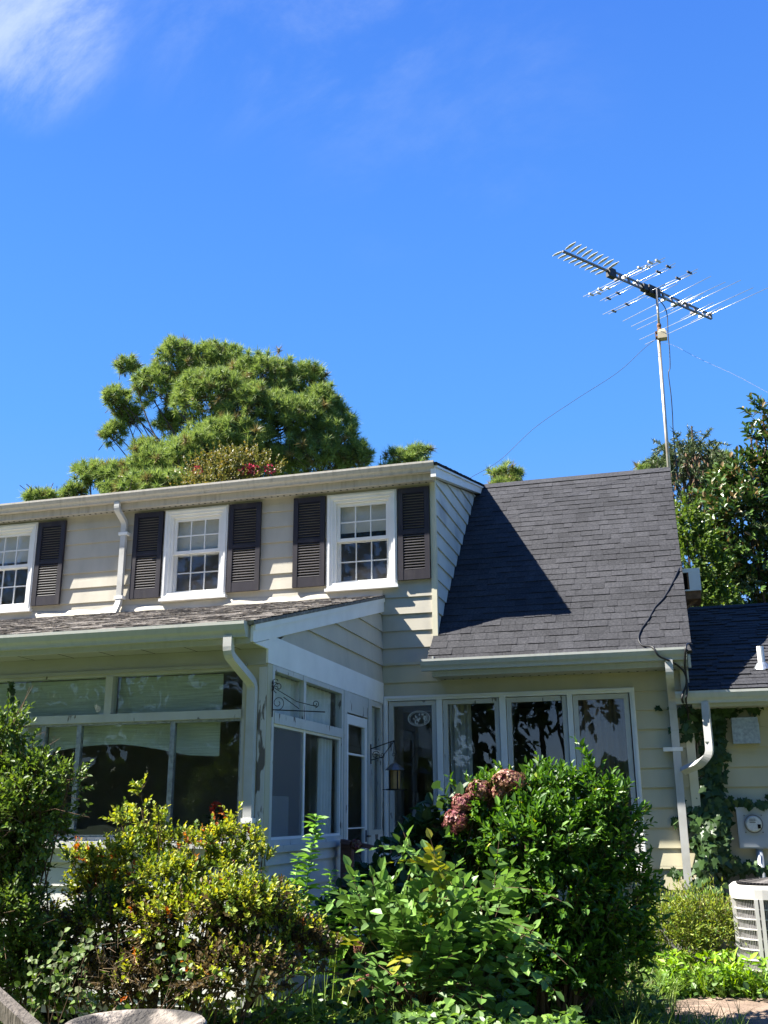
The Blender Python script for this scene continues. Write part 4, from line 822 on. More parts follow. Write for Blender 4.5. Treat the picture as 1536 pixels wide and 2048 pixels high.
# ---- tall green shrub on the left
YL = -5.4
PL = [lob(*a, YL+dy) for a, dy in (((15, 1475, 22, 40), 0), ((30, 1540, 40, 40), .1), ((75, 1570, 50, 35), 0), ((140, 1570, 18, 22), 0), ((40, 1640, 75, 60), -.1), ((95, 1655, 36, 40), .1), ((20, 1740, 60, 60), 0), ((10, 1850, 75, 70), -.2), ((-60, 1600, 70, 90), 0), ((60, 1960, 100, 80), 0), ((-40, 1780, 80, 120), .2))]
PL = [(c, r*.88) for c, r in PL]
base = (at(20, 1900, YL)[0], YL, GZ); pv = plant('privet_bush', 'tall dark green leafy bush at the left edge before the porch', 'shrub', base)
mb = MB(); P, D, N, S, sid, tA, tB = shoots(PL, 2500, .15, 10, .042, up=.7, inner=.5, top=.3, front=.2); leaves(mb, P, D, N, S, .28, np.where(rng.random(len(P)) < .3, 1, 0)); mb.build('foliage', [LM['privet'], LM['azalea_g']], pv)
mb = stems(base, PL, .009, 2); mb.segs(tA, tB, .0024, .001); P2, O2, _ = surf(PL, 500, .3, .2); mb.segs(P2, P2+unit(O2+rng.normal(size=P2.shape)*.8)*.3, .003, .001); mb.build('branches', M['twig'], pv)
# ---- big glossy bush before the casements
YE = -2.9
EL = [lob(*a, YE+dy) for a, dy in (((1010, 1615, 75, 34), 0), ((1100, 1600, 75, 38), .1), ((1190, 1610, 60, 45), 0), ((1185, 1545, 10, 28), 0), ((1245, 1640, 25, 40), .1), ((960, 1680, 60, 55), 0), ((1080, 1690, 110, 75), -.2), ((1210, 1710, 70, 75), 0), ((1010, 1790, 95, 65), 0), ((1130, 1810, 120, 85), -.1), ((1245, 1790, 52, 85), .1), ((1010, 1900, 110, 80), .1), ((1120, 1930, 130, 80), 0), ((1225, 1890, 75, 70), .1))]
EL = [(c, r*.88) for c, r in EL]
base = (at(1100, 1900, YE)[0], YE, .0); eu = plant('evergreen_bush', 'large glossy evergreen bush covering the lower casement panes', 'shrub', base)
mb = MB(); P, D, N, S, sid, tA, tB = shoots(EL, 2300, .18, 9, .070, up=.8, inner=.42, top=.25, front=.2, ang=.75); leaves(mb, P, D, N, S*(.75+.5*rng.random(len(S))), .23, np.where(rng.random(len(P)) < .025, 1, 0), fold=.4, curl=.2); mb.build('foliage', [LM['euony'], LM['azalea']], eu)
mb = stems(base, EL, .018, 4); mb.segs(tA, tB, .003, .0012); mb.build('branches', M['twig'], eu)
# ---- hydrangea, with faded heads
YH = -3.1
HL = [lob(*a, YH+dy) for a, dy in (((835, 1712, 50, 34), .4), ((770, 1795, 50, 32), .5), ((880, 1720, 60, 60), .3), ((860, 1800, 100, 60), .2), ((930, 1660, 40, 45), .2), ((760, 1850, 90, 70), .2), ((900, 1900, 110, 70), 0))]
base = (at(850, 1900, YH)[0], YH, .0); hy = plant('hydrangea', 'hydrangea with dark broad leaves and fading pink flower heads', 'shrub', base)
mb = MB(); P, D, N, S, sid, tA, tB = shoots(HL, 420, .16, 6, .125, up=.45, inner=.6, top=.45, front=.3, ang=1.25); leaves(mb, P, D, N, S, .34); mb.build('foliage', LM['hyd'], hy)
mb = stems(base, HL, .012, 5)
HD = [(h[0], h[1], h[2]*.98, h[3]*.95, h[4]) for h in ((1020, 1562, 34, 20, YE-.2), (960, 1584, 23, 22, YH), (927, 1608, 22, 18, YH), (915, 1642, 26, 25, YH), (985, 1618, 16, 18, YH+.1), (968, 1600, 20, 14, YH+.1), (1000, 1585, 18, 14, YH), (841, 1916, 26, 13, -3.4), (824, 1966, 26, 18, -3.5), (727, 1966, 15, 17, -3.5), (860, 1868, 14, 18, -3.2), (928, 1770, 12, 18, -3.0), (719, 1896, 9, 10, -3.4), (712, 1690, 10, 9, -1.9))]
for h in HD: mb.tube(curve_pts([np.array(base)+rng.normal(size=3)*.1, (np.array(base)+at(h[0], h[1]+60, h[4]))/2+(0, 0, .2), at(h[0], h[1]+8, h[4])], 5), .004, 5)
mb.build('stems', M['twig'], hy)
for i, h in enumerate(HD):
    c, r = lob(*h); n = int(160+260*(h[2]/30)); d = rdir(n); d[:, 2] += .35; d = unit(d); Pf = c+d*r*(.62+.5*rng.random((n, 1)))*(1+.18*np.sin(d[:, :1]*5+i)*np.sin(d[:, 2:]*6)); mb = MB()
    for q in range(4):
        a = q*math.pi/2+rng.random(n)*.5; x = unit(np.cross(d, rdir(n))); y = np.cross(d, x); leaves(mb, Pf, np.cos(a)[:, None]*x+np.sin(a)[:, None]*y+d*.25, d, .019+.009*rng.random(n), .40, np.where(rng.random(n) < (.35 if i not in (7, 2, 3) else .7), 1, 0))
    mb.segs(np.tile(c-(0, 0, r[2]*.9), (n, 1)), Pf, .0016, .0008, 2); mb.build('flower_head', [LM['head'], LM['head_p'], M['dry']], hy)
# ---- broad leaved climber in the middle foreground
YW = -4.0
base = (at(860, 1950, YW)[0], YW, .0); wi = plant('wisteria', 'sprawling vine with long pinnate leaves in the middle foreground', 'vine', base)
mb = MB(); tw = MB(); WL = [lob(*a, YW+dy) for a, dy in (((772, 1862, 55, 34), 0), ((885, 1822, 70, 40), .2), ((965, 1845, 60, 36), .2), ((765, 1915, 75, 45), -.2), ((885, 1905, 90, 50), -.1), ((985, 1915, 70, 45), .1), ((835, 1970, 110, 45), -.2), ((965, 1980, 90, 45), 0), ((715, 1925, 40, 45), 0))]
def pinnate(P0, D0, L, m, ls, w, mi, droop=.5):
    n = len(P0); D = unit(D0); P = P0.copy(); side = unit(np.cross(D, np.array([0, 0, 1.])+rng.normal(size=(n, 3))*.2)); prev = P
    for j in range(m):
        D = unit(D+np.array([0, 0, -droop/m])); Pn = P+D*(L/m)[:, None]; tw.segs(P, Pn, .0022, .0018); P = Pn; nn = unit(np.cross(side, D)+rng.normal(size=(n, 3))*.2)
        s = ls*(.75+.5*rng.random(n))*(1-.35*j/m)
        if j == m-1: leaves(mb, P, D, nn, s*1.1, w, mi)
        else:
            for sg in (-1, 1): leaves(mb, P, unit(side*sg*.95+D*.45+rng.normal(size=(n, 3))*.15), nn, s, w, mi)
P, O, k = surf(WL, 148, .5, .5, .4); pinnate(P, unit(O*.9+np.array([0, -.1, .45])+rng.normal(size=O.shape)*.4), .32+.18*rng.random(len(P)), 5, .118, .32, np.where(rng.random(len(P)) < .03, 1, 0))
hand = [((845, 1715), (-.5, -.3, .35), .42, 0), ((900, 1745), (-.7, -.3, .5), .40, 1), ((985, 1778), (1, -.1, .28), .48, 0), ((760, 1795), (-1, -.2, .25), .42, 0), ((790, 1780), (.2, -.2, .9), .40, 0), ((870, 1800), (-.5, -.4, .1), .5, 0), ((960, 1850), (.8, -.5, .4), .45, 0), ((1010, 1860), (.9, -.3, .0), .48, 0), ((1000, 1910), (1, -.2, -.1), .42, 0)]
for (p, d, L, mi) in hand: pinnate(np.array([at(*p, YW-.3)]), np.array([d], float), np.array([L]), 5, .12, .30, mi, .7)
mb.build('foliage', [LM['wist'], LM['wist_y']], wi); stems(base, WL, .009, 4, tw); tw.build('stems', M['twig'], wi)
# ---- tall weeds before the porch corner
for i, (pts, lab) in enumerate(((((615, 1900), (612, 1780), (632, 1632)), 'tallest bright green weed before the corner of the porch base'), (((580, 1900), (585, 1800), (598, 1712)), 'short leafy weed just left of the tallest one by the porch base'), (((650, 1900), (655, 1820), (662, 1742)), 'leafy weed just right of the tallest one before the porch base'), (((672, 1960), (690, 1850), (718, 1752)), 'small bending weed below the brown handrail post'))):
    YT = -4.3; Pp = [at(*p, YT) for p in pts]; t0 = plant('tall_weed', lab, 'weed', (Pp[0][0], YT, GZ), 'weeds growing by the porch corner'); cp = np.array(curve_pts([np.array([Pp[0][0], YT, GZ])]+Pp, 10)); mb = MB(); mb.tube(cp, list(np.linspace(.007, .002, len(cp))), 5); mb.build('stem', LM['weed'], t0)
    mb = MB(); q = np.linspace(.25, .995, 44 if i == 0 else 22)*(len(cp)-1); i0 = q.astype(int); fr = (q-i0)[:, None]; i1 = np.minimum(i0+1, len(cp)-1); Pq = cp[i0]*(1-fr)+cp[i1]*fr
    for rep in range(3):
        a = np.arange(len(q))*2.4+rep*3.1; side = np.stack([np.cos(a), np.sin(a), np.full(len(q), .45)], 1); leaves(mb, Pq, side+rng.normal(size=side.shape)*.15, unit(np.array([0, 0, 1.])+rng.normal(size=side.shape)*.25), (.14 if i == 0 else .10)*(1.05-.45*(q/len(cp)))*(.8+.4*rng.random(len(q))), .23, curl=.3)
    mb.build('foliage', LM['weed'], t0)
# ---- ivy
iv = plant('ivy_vine', 'dark ivy climbing the annex wall beside the corner board', 'vine', (.3, YA-.05, 0))
def ivyleaves(mb, P, D, N, S, mi=0):
    n = len(P); D = unit(D); X = unit(np.cross(D, N)); N = np.cross(X, D)
    T = np.array([(0, -.05), (.22, -.22), (.30, .02), (.52, .18), (.28, .38), (.24, .58), (0, 1.0), (-.24, .58), (-.28, .38), (-.52, .18), (-.30, .02), (-.22, -.22)])
    V = P[:, None]+S[:, None, None]*(T[None, :, 0:1]*X[:, None]+T[None, :, 1:2]*D[:, None]-.25*(T[None, :, 0:1]**2)*N[:, None])
    b = np.arange(n)[:, None]*12; mb.add(V.reshape(-1, 3), np.concatenate([b+np.array([[0, 1, 2, 3, 4, 5]])*1, b+np.array([[0, 5, 6, 7, 0, 0]])[:, :6]]) if False else b+np.arange(12)[None], np.broadcast_to(np.asarray(mi), (n,)))
mb = MB()
IV = [(1410, 1440, 30, 30, 120), (1432, 1500, 24, 60, 190), (1418, 1560, 22, 40, 110), (1415, 1620, 26, 40, 150), (1440, 1650, 40, 40, 190), (1480, 1612, 70, 12, 130), (1450, 1700, 34, 45, 170), (1470, 1730, 40, 14, 70), (1415, 1720, 24, 70, 200), (1405, 1790, 30, 40, 150), (1430, 1820, 40, 40, 150), (1440, 1415, 90, 8, 60), (1530, 1630, 14, 30, 40), (1385, 1450, 20, 30, 50), (1365, 1425, 12, 20, 20), (1350, 1640, 8, 12, 8), (1390, 1660, 12, 30, 20), (1520, 1738, 25, 6, 25), (1350, 1745, 25, 6, 16), (1345, 1810, 30, 18, 60), (1460, 1430, 20, 14, 30)]
for (px, py, rx, ry, n) in IV:
    for k in range(n):
        x, y = rng.normal(px, rx*.55), rng.normal(py, ry*.6)
        if (x > 1458 and 1610 < y < 1712) or (x > 1450 and 1428 < y < 1502): continue
        p = at(x, y, YA-.03-.10*rng.random()*(1.3 if py > 1600 else .7))
        if py > 1640 and px < 1433: p = at(x, y, -.06-.22*rng.random())
        if x < 1382: p = at(x, y, -.03-.05*rng.random())
        ivyleaves(mb, p[None], np.array([[rng.normal()*.6, -.1+rng.normal()*.2, -.8+rng.normal()*.4]]), unit(np.array([[rng.normal()*.35-.1, -1, .35+rng.normal()*.3]])), np.array([rng.uniform(.055, .095)]))
mb.build('foliage', LM['ivy'], iv)
mb = MB()
for k in range(9): x0 = 1405+rng.normal()*8; mb.tube(curve_pts([at(x0+10, 1840, YA-.03), at(x0+rng.normal()*10, 1720, YA-.03), at(x0+10+rng.normal()*10, 1600, YA-.03), at(x0+15+rng.normal()*12, 1480, YA-.03), at(x0+rng.normal()*20, 1420, YA-.03)], 6), .006, 5)
mb.tube(curve_pts([at(1420, 1640, YA-.03), at(1470, 1612, YA-.03), at(1540, 1605, YA-.03)], 6), .005, 5); mb.build('stems', M['bark'], iv)
fc = plant('climbing_vine', 'thin leafy vine strand climbing the front porch window at the left', 'vine', (at(35, 1600, -3.6)[0], -3.6, 0))
cp = np.array(curve_pts([at(45, 1720, -3.6), at(38, 1560, -3.6), at(33, 1450, -3.6), at(22, 1365, -3.6)], 10)); mb = MB(); mb.tube(cp, .004, 5); mb.build('stem', M['twig'], fc)
mb = MB(); Pq = np.repeat(cp, 2, 0)+rng.normal(size=(len(cp)*2, 3))*.02; ivyleaves(mb, Pq, rng.normal(size=Pq.shape)+np.array([0, 0, -.6]), unit(np.array([0, -1, .3])+rng.normal(size=Pq.shape)*.4), .05+.03*rng.random(len(Pq))); mb.build('foliage', LM['ivy'], fc)
# ---- yellow green weed clump by the downspout, and low plants
YC = -.75
CL = [lob(*a, YC) for a in ((1330, 1865, 70, 40), (1400, 1850, 60, 40), (1440, 1890, 50, 45), (1370, 1910, 90, 40), (1300, 1890, 40, 40))]
fw_ = plant('wild_weeds', 'yellow green feathery weeds growing at the foot of the downspout', 'weeds', (at(1380, 1900, YC)[0], YC, .05))
mb = MB(); P, D, N, S, sid, tA, tB = shoots(CL, 900, .22, 9, .05, up=.3, inner=.4, top=.4, ang=.7); leaves(mb, P, D, N, S, .14, np.where(rng.random(len(P)) < .25, 1, 0)); mb.build('foliage', [LM['fern'], LM['cover']], fw_)
mb = stems((at(1380, 1900, YC)[0], YC, .05), CL, .006, 6); mb.segs(tA, tB, .002, .001); mb.build('stems', M['dry'], fw_)
def blades(mb, P, L, w, lean=.5, mi=0, seg=3):
    n = len(P); a = rng.random(n)*6.283; h = np.stack([np.cos(a), np.sin(a), np.zeros(n)], 1); x = np.stack([-np.sin(a), np.cos(a), np.zeros(n)], 1); L = np.broadcast_to(L, (n,)); ln = lean*(.3+rng.random(n)); V = []
    for j in range(seg+1):
        t = j/seg; c = P+h*(L*ln*t*t)[:, None]+np.array([0, 0, 1.])*(L*(t-.35*ln*t*t))[:, None]; ww = w*(1-t)**.7
        V += [c-x*ww, c+x*ww]
    V = np.stack(V, 1).reshape(-1, 3); k = 2*(seg+1); b = np.arange(n)[:, None]*k
    for j in range(seg): pass
    mb.add(V, np.concatenate([b+np.array([[2*j, 2*j+1, 2*j+3, 2*j+2]]) for j in range(seg)]), np.tile(np.broadcast_to(np.asarray(mi), (n,)), seg))
def scatter(n, boxes):
    A = np.array([(b[1]-b[0])*(b[3]-b[2]) for b in boxes]); k = rng.choice(len(boxes), n, p=A/A.sum()); B_ = np.array(boxes)[k]; x = B_[:, 0]+(B_[:, 1]-B_[:, 0])*rng.random(n); y = B_[:, 2]+(B_[:, 3]-B_[:, 2])*rng.random(n); return np.stack([x, y, np.array([gz(a, b) for a, b in zip(x, y)])], 1)
mb = MB(); P = scatter(2600, [(.0, .9, -1.55, -.9), (.2, 2, -1.5, -1.3), (-.35, .2, -1.6, -.8)]); blades(mb, P, .10+.22*rng.random(len(P)), .008, .9, np.where(rng.random(len(P)) < .5, 1, 0))
P = scatter(2200, [(-1.3, -.2, -3.0, -1.7), (-3.4, -1.3, -3.8, -2.6), (-.6, .3, -3.4, -2.5)]); blades(mb, P, .12+.26*rng.random(len(P)), .005, .8, 0); P = scatter(420, [(-1.15, -.45, -2.7, -1.9)]); blades(mb, P, .3+.3*rng.random(len(P)), .005, .8, np.where(rng.random(len(P)) < .35, 2, 0), 4)
P = scatter(700, [(.15, 1.6, -1.6, -1.25), (-.3, .35, -1.5, -.85)]); P[:, 2] += .05+.25*rng.random(len(P)); n = len(P); leaves(mb, P, rng.normal(size=(n, 3))*np.array([1, 1, .5])+np.array([0, 0, .4]), unit(np.array([-.1, -.2, 1])+rng.normal(size=(n, 3))*.4), .06+.05*rng.random(n), .2, 1)
P = scatter(60, [(-2.9, -2.2, -5.0, -4.2), (-3.3, -2.8, -5.4, -5.0)]); blades(mb, P, .7+.35*rng.random(len(P)), .006, .4, 0, 5)
P = np.array([at(*p, -.9) for p in ((1520, 1990), (1530, 1985), (1515, 1985))]); P[:, 2] = .1; P = np.repeat(P, 9, 0); blades(mb, P, .3+.15*rng.random(len(P)), .014, .7, 1, 5)
tag(mb.build('grass', [LM['grass'], LM['grass_b'], M['dry']]), 'loose green grass blades along the foot of the bushes and path', 'grass', kind='stuff')
mb = MB(); P = scatter(3800, [(-3.2, -.3, -3.3, -1.9), (-.6, .8, -1.7, -.7)]); P[:, 2] += .02+.16*rng.random(len(P))**1.5; Pn = scatter(2600, [(-3.1, -.7, -5.1, -4.5)]); Pn[:, 2] = .16+.30*rng.random(len(Pn))**.7+.05*np.sin(Pn[:, 0]*7); P = np.concatenate([P, Pn]); n = len(P); leaves(mb, P, rng.normal(size=(n, 3))*np.array([1, 1, .4])+np.array([0, 0, .25]), unit(np.array([-.1, -.2, 1])+rng.normal(size=(n, 3))*.4), .045+.035*rng.random(n), .36, np.where(rng.random(n) < .3, 1, 0))
tag(mb.build('ground_cover', [LM['cover'], LM['ivy']]), 'low leafy ground cover spread under the bushes', 'ground cover', kind='stuff')
# ---- pale edged vine and dead twigs at the lower left
YV = -6.1
VL = [lob(*a, YV) for a in ((105, 1945, 50, 28), (160, 1915, 25, 30), (90, 1990, 50, 28), (340, 1945, 40, 15), (390, 1962, 25, 15), (170, 1980, 50, 22))]
vv = plant('variegated_vine', 'round leaved vine with pale edges low at the left', 'vine', (at(150, 1950, YV)[0], YV, GZ))
mb = MB(); P, D, N, S, sid, tA, tB = shoots(VL, 42, .16, 6, .042, up=.3, inner=.3, top=.2, ang=1.2); leaves(mb, P, D, unit(N+np.array([0, -.8, 0])), S, .42, np.where(rng.random(len(P)) < .35, 0, 1)); mb.build('foliage', [LM['varieg'], LM['privet']], vv)
mb = stems((at(150, 1950, YV)[0], YV, GZ), VL, .004, 3); mb.segs(tA, tB, .0018, .001); mb.build('stems', M['twig'], vv)
mb = MB(); c = at(225, 1930, YV+.1); n = 60; A_ = c+rng.normal(size=(n, 3))*np.array([.10, .08, .07]); d = unit(rng.normal(size=(n, 3))*np.array([1, .7, .6])); mb.segs(A_, A_+d*(.05+.08*rng.random((n, 1))), .0016, .0008)
tag(mb.build('dead_twigs', M['dry']), 'tangle of dry dead twigs low in the azalea', 'twigs', kind='stuff')
# ---- wooden handrail by the porch door
hr = empty('wooden_handrail', (-3.05, -1.7, .1), 'brown weathered wooden handrail and post outside the porch door', 'handrail')
p0, p1 = at(704, 1690, -1.75), at(688, 1780, -1.75); mb = MB(); mb.box(p0[0]-.10, p0[0]+.005, -1.80, -1.70, .05, p0[2]+.035); mb.build('post', M['wood'], hr)
mb = MB(); a, b = at(684, 1682, -1.83), at(800, 1706, -1.83); mb.bar(a, b, .035, .10, up=(0, 1, 0)); mb.build('rail', M['wood'], hr); mb = MB(); mb.bar(a+(0, 0, -.55), b+(0, 0, -.55), .035, .10, up=(0, 1, 0)); mb.build('rail', M['wood'], hr)
# ---- birdbath and old rail in the near foreground
bc = at(270, 2043, -7.35); bb = empty('birdbath', (bc[0], bc[1], GZ), 'stained and shaded cast stone birdbath bowl at the lower left', 'birdbath'); z = bc[2]
mb = MB(); mb.lathe([(.0, -.075), (.10, -.068), (.19, -.045), (.245, -.012), (.262, -.002), (.278, .0), (.290, -.012), (.289, -.03), (.27, -.06), (.20, -.10), (.09, -.125), (.0, -.13)], bc, 56); mb.build('bowl', M['stone'], bb, True)
mb = MB(); hgt = z-.12-GZ; mb.lathe([(.09, hgt), (.07, hgt-.08), (.06, hgt*.5), (.08, .14), (.15, .06), (.16, .0)], (bc[0], bc[1], GZ), 24); mb.build('pedestal', M['stone'], bb, True)
mb = MB(); a, b = at(-90, 1925, -7.5), at(75, 2075, -7.7); mb.bar(a, b, .07, .05, up=(0, 1, .3)); mb.bar((a[0]-.02, a[1]+.04, GZ), (a[0], a[1]+.04, a[2]+.03), .08, .05, up=(0, 1, 0)); tag(mb.build('wooden_rail', M['grey_wood']), 'silvered sloping wooden rail crossing the lower left corner', 'rail')
# ---- geraniums inside the porch
gp = empty('potted_geranium', at(435, 1640, -3.2), 'red geranium in bloom standing inside the front porch window', 'flower'); c = at(432, 1617, -3.25); mb = MB(); d = rdir(90); leaves(mb, c+d*.036, d+rdir(90)*.5, d, .028, .45); mb.build('flower', M['red'], gp)
mb = MB(); Pq = c+np.array([0, .02, -.16])+rng.normal(size=(60, 3))*np.array([.09, .05, .05]); leaves(mb, Pq, rdir(60), unit(rdir(60)+np.array([0, -.5, .6])), .05, .48); mb.segs(np.array([c]), np.array([c+(0, .02, -.2)]), .003, .004); mb.build('foliage', LM['hyd'], gp); mb = MB(); mb.lathe([(.0, -.40), (.07, -.40), (.09, -.24), (.0, -.24)], c+(0, .02, 0), 16); mb.build('pot', M['rust'], gp, True)
# ------------------------------------------------------------------ trees behind the house
def tufts(mb, P, D, n, L, w, mi=0, spread=.95):
    m = len(P); PP = np.repeat(P, n, 0); DD = np.repeat(D, n, 0); rd = rdir(m*n); d = unit(DD*(.35+.5*rng.random((m*n, 1)))+rd*spread); PP = PP+DD*(rng.random((m*n, 1))-.6)*L*.5
    needles(mb, PP, d, L*(.6+.75*rng.random(m*n)), w, np.repeat(np.broadcast_to(np.asarray(mi), (m,)), n))
def pine(label, lobes, base, nt, trunk=.22, L=.21, w=.011, nn=54, bare=(), group='pine trees behind the house'):
    o = plant('pine_tree', label, 'tree', base, group); P, O, k = surf(lobes, nt, .55, .35, .25, .78); D = unit(O+np.array([0, 0, .45])+rng.normal(size=O.shape)*.35)
    mb = MB(); tufts(mb, P, D, nn, L, w, np.where(rng.random(len(P)) < .06, 1, 0)); mb.build('crown', [LM['pine'], LM['pine_b']], o)
    mb = MB(); top = np.mean([l[0] for l in lobes], 0); b = np.array(base, float); mb.tube(curve_pts([b, b*.4+top*.6, top+(0, 0, .3)], 6), list(np.linspace(trunk, trunk*.3, 13)), 8); mb.build('trunk', M['bark'], o, True)
    mb = MB()
    for c, r in list(lobes)+list(bare):
        for q in range(2):
            s = b+(top-b)*rng.uniform(.7, .98); e = c+r*rng.normal(size=3)*.3; mb.tube(curve_pts([s, (s+e)/2+rng.normal(size=3)*.2+(0, 0, -.15), e], 5), list(np.linspace(.04, .012, 11)), 5)
    j = rng.choice(len(lobes), len(P)); mb.segs(P-D*.45+rng.normal(size=P.shape)*.1, P, .012, .006); mb.build('limbs', M['bark'], o); return o
YP = 13.
PLb = [lob(*a, YP+dy) for a, dy in (((352, 718, 46, 36), 0), ((440, 728, 65, 36), .5), ((395, 755, 55, 36), .3), ((560, 800, 65, 42), .2), ((350, 850, 40, 30), .6), ((665, 845, 45, 35), .3), ((520, 755, 70, 42), 0), ((600, 768, 60, 38), .4), ((640, 812, 40, 40), 0), ((315, 775, 55, 40), 0), ((425, 795, 80, 50), -1), ((505, 825, 80, 50), -.8), ((585, 840, 75, 45), -.5), ((660, 880, 65, 45), 0), ((715, 915, 34, 26), 0), ((455, 888, 90, 45), -1.2), ((620, 925, 100, 45), 0), ((380, 920, 80, 40), -.8), ((255, 732, 24, 16), 0), ((232, 800, 28, 26), 0), ((228, 870, 24, 28), 0), ((290, 900, 30, 22), 0), ((262, 835, 30, 16), .4), ((500, 940, 120, 40), 0))]
pine('largest pine with a broad lumpy crown rising behind the dormer', PLb, (at(430, 940, YP)[0], YP, 0), 3700, .26, bare=[lob(300, 830, 70, 60, YP)])
YP2 = 11.
pine('lower pine spreading behind the left part of the dormer roof', [lob(*a, YP2) for a in ((182, 950, 36, 24), (240, 955, 50, 26), (305, 940, 55, 40), (380, 930, 50, 50), (410, 900, 40, 30), (150, 985, 25, 14), (330, 990, 120, 30), (90, 995, 40, 10))], (at(300, 960, YP2)[0], YP2, 0), 1200)
pine('small pine tip peeking above the right end of the dormer roof', [lob(*a, 14) for a in ((790, 915, 30, 14), (835, 908, 28, 16), (810, 940, 50, 25))], (at(815, 930, 14)[0], 14, 0), 110)
pine('small pine top just right of the dormer peak against the sky', [lob(*a, 17) for a in ((1012, 945, 20, 16), (985, 952, 14, 12), (1035, 955, 14, 12), (1010, 975, 34, 18))], (at(1012, 960, 17)[0], 17, 0), 110)
pine('soft green pine behind the spruce right of the antenna mast', [lob(*a, 16) for a in ((1440, 925, 26, 20), (1425, 950, 30, 25), (1450, 960, 30, 25), (1430, 1000, 50, 40))], (at(1440, 960, 16)[0], 16, 0), 260)
pine('low pine tip peeking over the roof ridge left of the spruce', [lob(*a, 15) for a in ((1292, 935, 18, 9), (1310, 930, 16, 10), (1300, 955, 30, 14))], (at(1300, 950, 15)[0], 15, 0), 60)
# crape myrtle with crimson flowers
YM = 9.; ML = [lob(*a, YM) for a in ((470, 940, 60, 26), (425, 955, 50, 28), (520, 950, 40, 20), (450, 985, 90, 25))]
cm = plant('crape_myrtle', 'brownish green shrubby tree with crimson blossom behind the dormer gutter', 'tree', (at(460, 950, YM)[0], YM, 0)); mb = MB()
P, D, N, S, sid, tA, tB = shoots(ML, 620, .3, 9, .075, up=.8, inner=.5, top=.5); leaves(mb, P, D, N, S, .3); mb.build('crown', LM['myrtle'], cm)
mb = MB(); 
for p in ((497, 937), (488, 941), (508, 940), (540, 938), (395, 941)): c = at(*p, YM-.3); d = rdir(40); leaves(mb, c+d*.10*np.array([1, 1, .7]), d, rdir(40), .06, .4)
mb.build('blossom', LM['pinkfl'], cm); mb = stems((at(460, 950, YM)[0], YM, 0), ML, .05, 3); mb.build('trunk', M['bark'], cm)
# spruce
YS = 9.; sb_ = np.array([at(1385, 900, YS)[0], YS, 0]); tp = at(1383, 852, YS); sp = plant('spruce_tree', 'dark spruce with spiky upright tips and drooping twigs behind the gable', 'tree', sb_)
mb = MB(); wd = MB(); wd.tube([sb_, sb_+(0, 0, tp[2]*.6), tp], [.16, .06, .012], 7)
SP = []
for (px, py, l) in ((1383, 855, .95), (1352, 882, .8), (1345, 858, .55), (1420, 880, .7), (1432, 893, .6), (1400, 875, .7), (1330, 905, .6), (1312, 915, .5), (1365, 880, .7), (1410, 905, .6), (1340, 890, .6), (1296, 922, .4), (1395, 895, .7), (1372, 905, .7)):
    e = at(px, py, YS+rng.normal()*.3); SP.append((e-np.array([(px-1383)*.004, 0, l]), e))
for k in range(720):
    t = rng.random()**.8; py = 880+t*330; hwid = 35+95*min(1, t*2.2+.15); px = 1383+rng.uniform(-1, 1)*hwid; yy = YS+rng.normal()*.8*(t+.2)-.3; s = at(px, py, yy); l = rng.uniform(.35, .8)
    SP.append((s, s+np.array([(px-1383)/hwid*.35*l*1.2+rng.normal()*.1, -.25*l+rng.normal()*.12, -l*.75*rng.uniform(.2, 1)])))
for k in range(60):
    px = 1383+rng.uniform(-60, 60); py = rng.uniform(890, 970); s = at(px, py, YS+rng.normal()*.4); SP.append((s, s+np.array([rng.normal()*.25, rng.normal()*.2, rng.uniform(-.1, .35)])))
for A_, B_ in SP:
    L = np.linalg.norm(B_-A_); n = int(130*L)+10; t = rng.random(n)[:, None]; P = A_+(B_-A_)*t; d = unit((B_-A_)/L*.55+rdir(n)*.9); needles(mb, P, d, .06+.05*rng.random(n), .012); wd.segs(A_[None], B_[None], .010, .004)
    up = B_[2] > A_[2]+.3
    if up:
        for q in range(5):
            s = A_+(B_-A_)*rng.uniform(.25, .9); dd = np.array([rng.normal(), rng.normal()*.5, .35]); e = s+unit(dd)*L*.25; n = 26; needles(mb, s+(e-s)*rng.random(n)[:, None], unit(unit(dd)*.5+rdir(n)), .05+.03*rng.random(n), .008); wd.segs(s[None], e[None], .006, .003)
n = 420; s_ = np.array([at(1383+rng.normal()*22, rng.uniform(905, 1010), YS-.4+rng.normal()*.3) for k in range(n)]); leaves(mb, s_, np.array([0, 0, -1.])+rng.normal(size=(n, 3))*.15, rdir(n), .11, .16, 1)
mb.build('crown', [LM['spruce'], LM['cone']], sp); wd.build('trunk', M['bark'], sp)
# magnolia
YG = 8.; GL = [lob(*a, YG+dy) for a, dy in (((1530, 830, 28, 25), 0), ((1505, 880, 22, 18), 0), ((1540, 900, 40, 40), 0), ((1500, 950, 45, 25), 0), ((1450, 985, 45, 30), .2), ((1420, 1040, 40, 40), 0), ((1490, 1040, 70, 60), -.4), ((1560, 1000, 60, 80), 0), ((1440, 1110, 40, 40), 0), ((1510, 1120, 70, 60), -.3), ((1480, 1190, 70, 40), 0), ((1560, 1180, 60, 60), 0), ((1425, 1180, 30, 20), .2))]
mg = plant('magnolia_tree', 'large glossy leaved magnolia with bronze undersides at the right edge', 'tree', (at(1520, 1000, YG)[0], YG, 0)); mb = MB()
P, D, N, S, sid, tA, tB = shoots(GL, 950, .25, 9, .15, up=.5, inner=.55, top=.2, ang=1.0, front=.3); leaves(mb, P, D, N, S, .24, np.where(rng.random(len(P)) < .16, 1, 0), fold=.3); mb.build('crown', [LM['magn'], LM['magn_b']], mg)
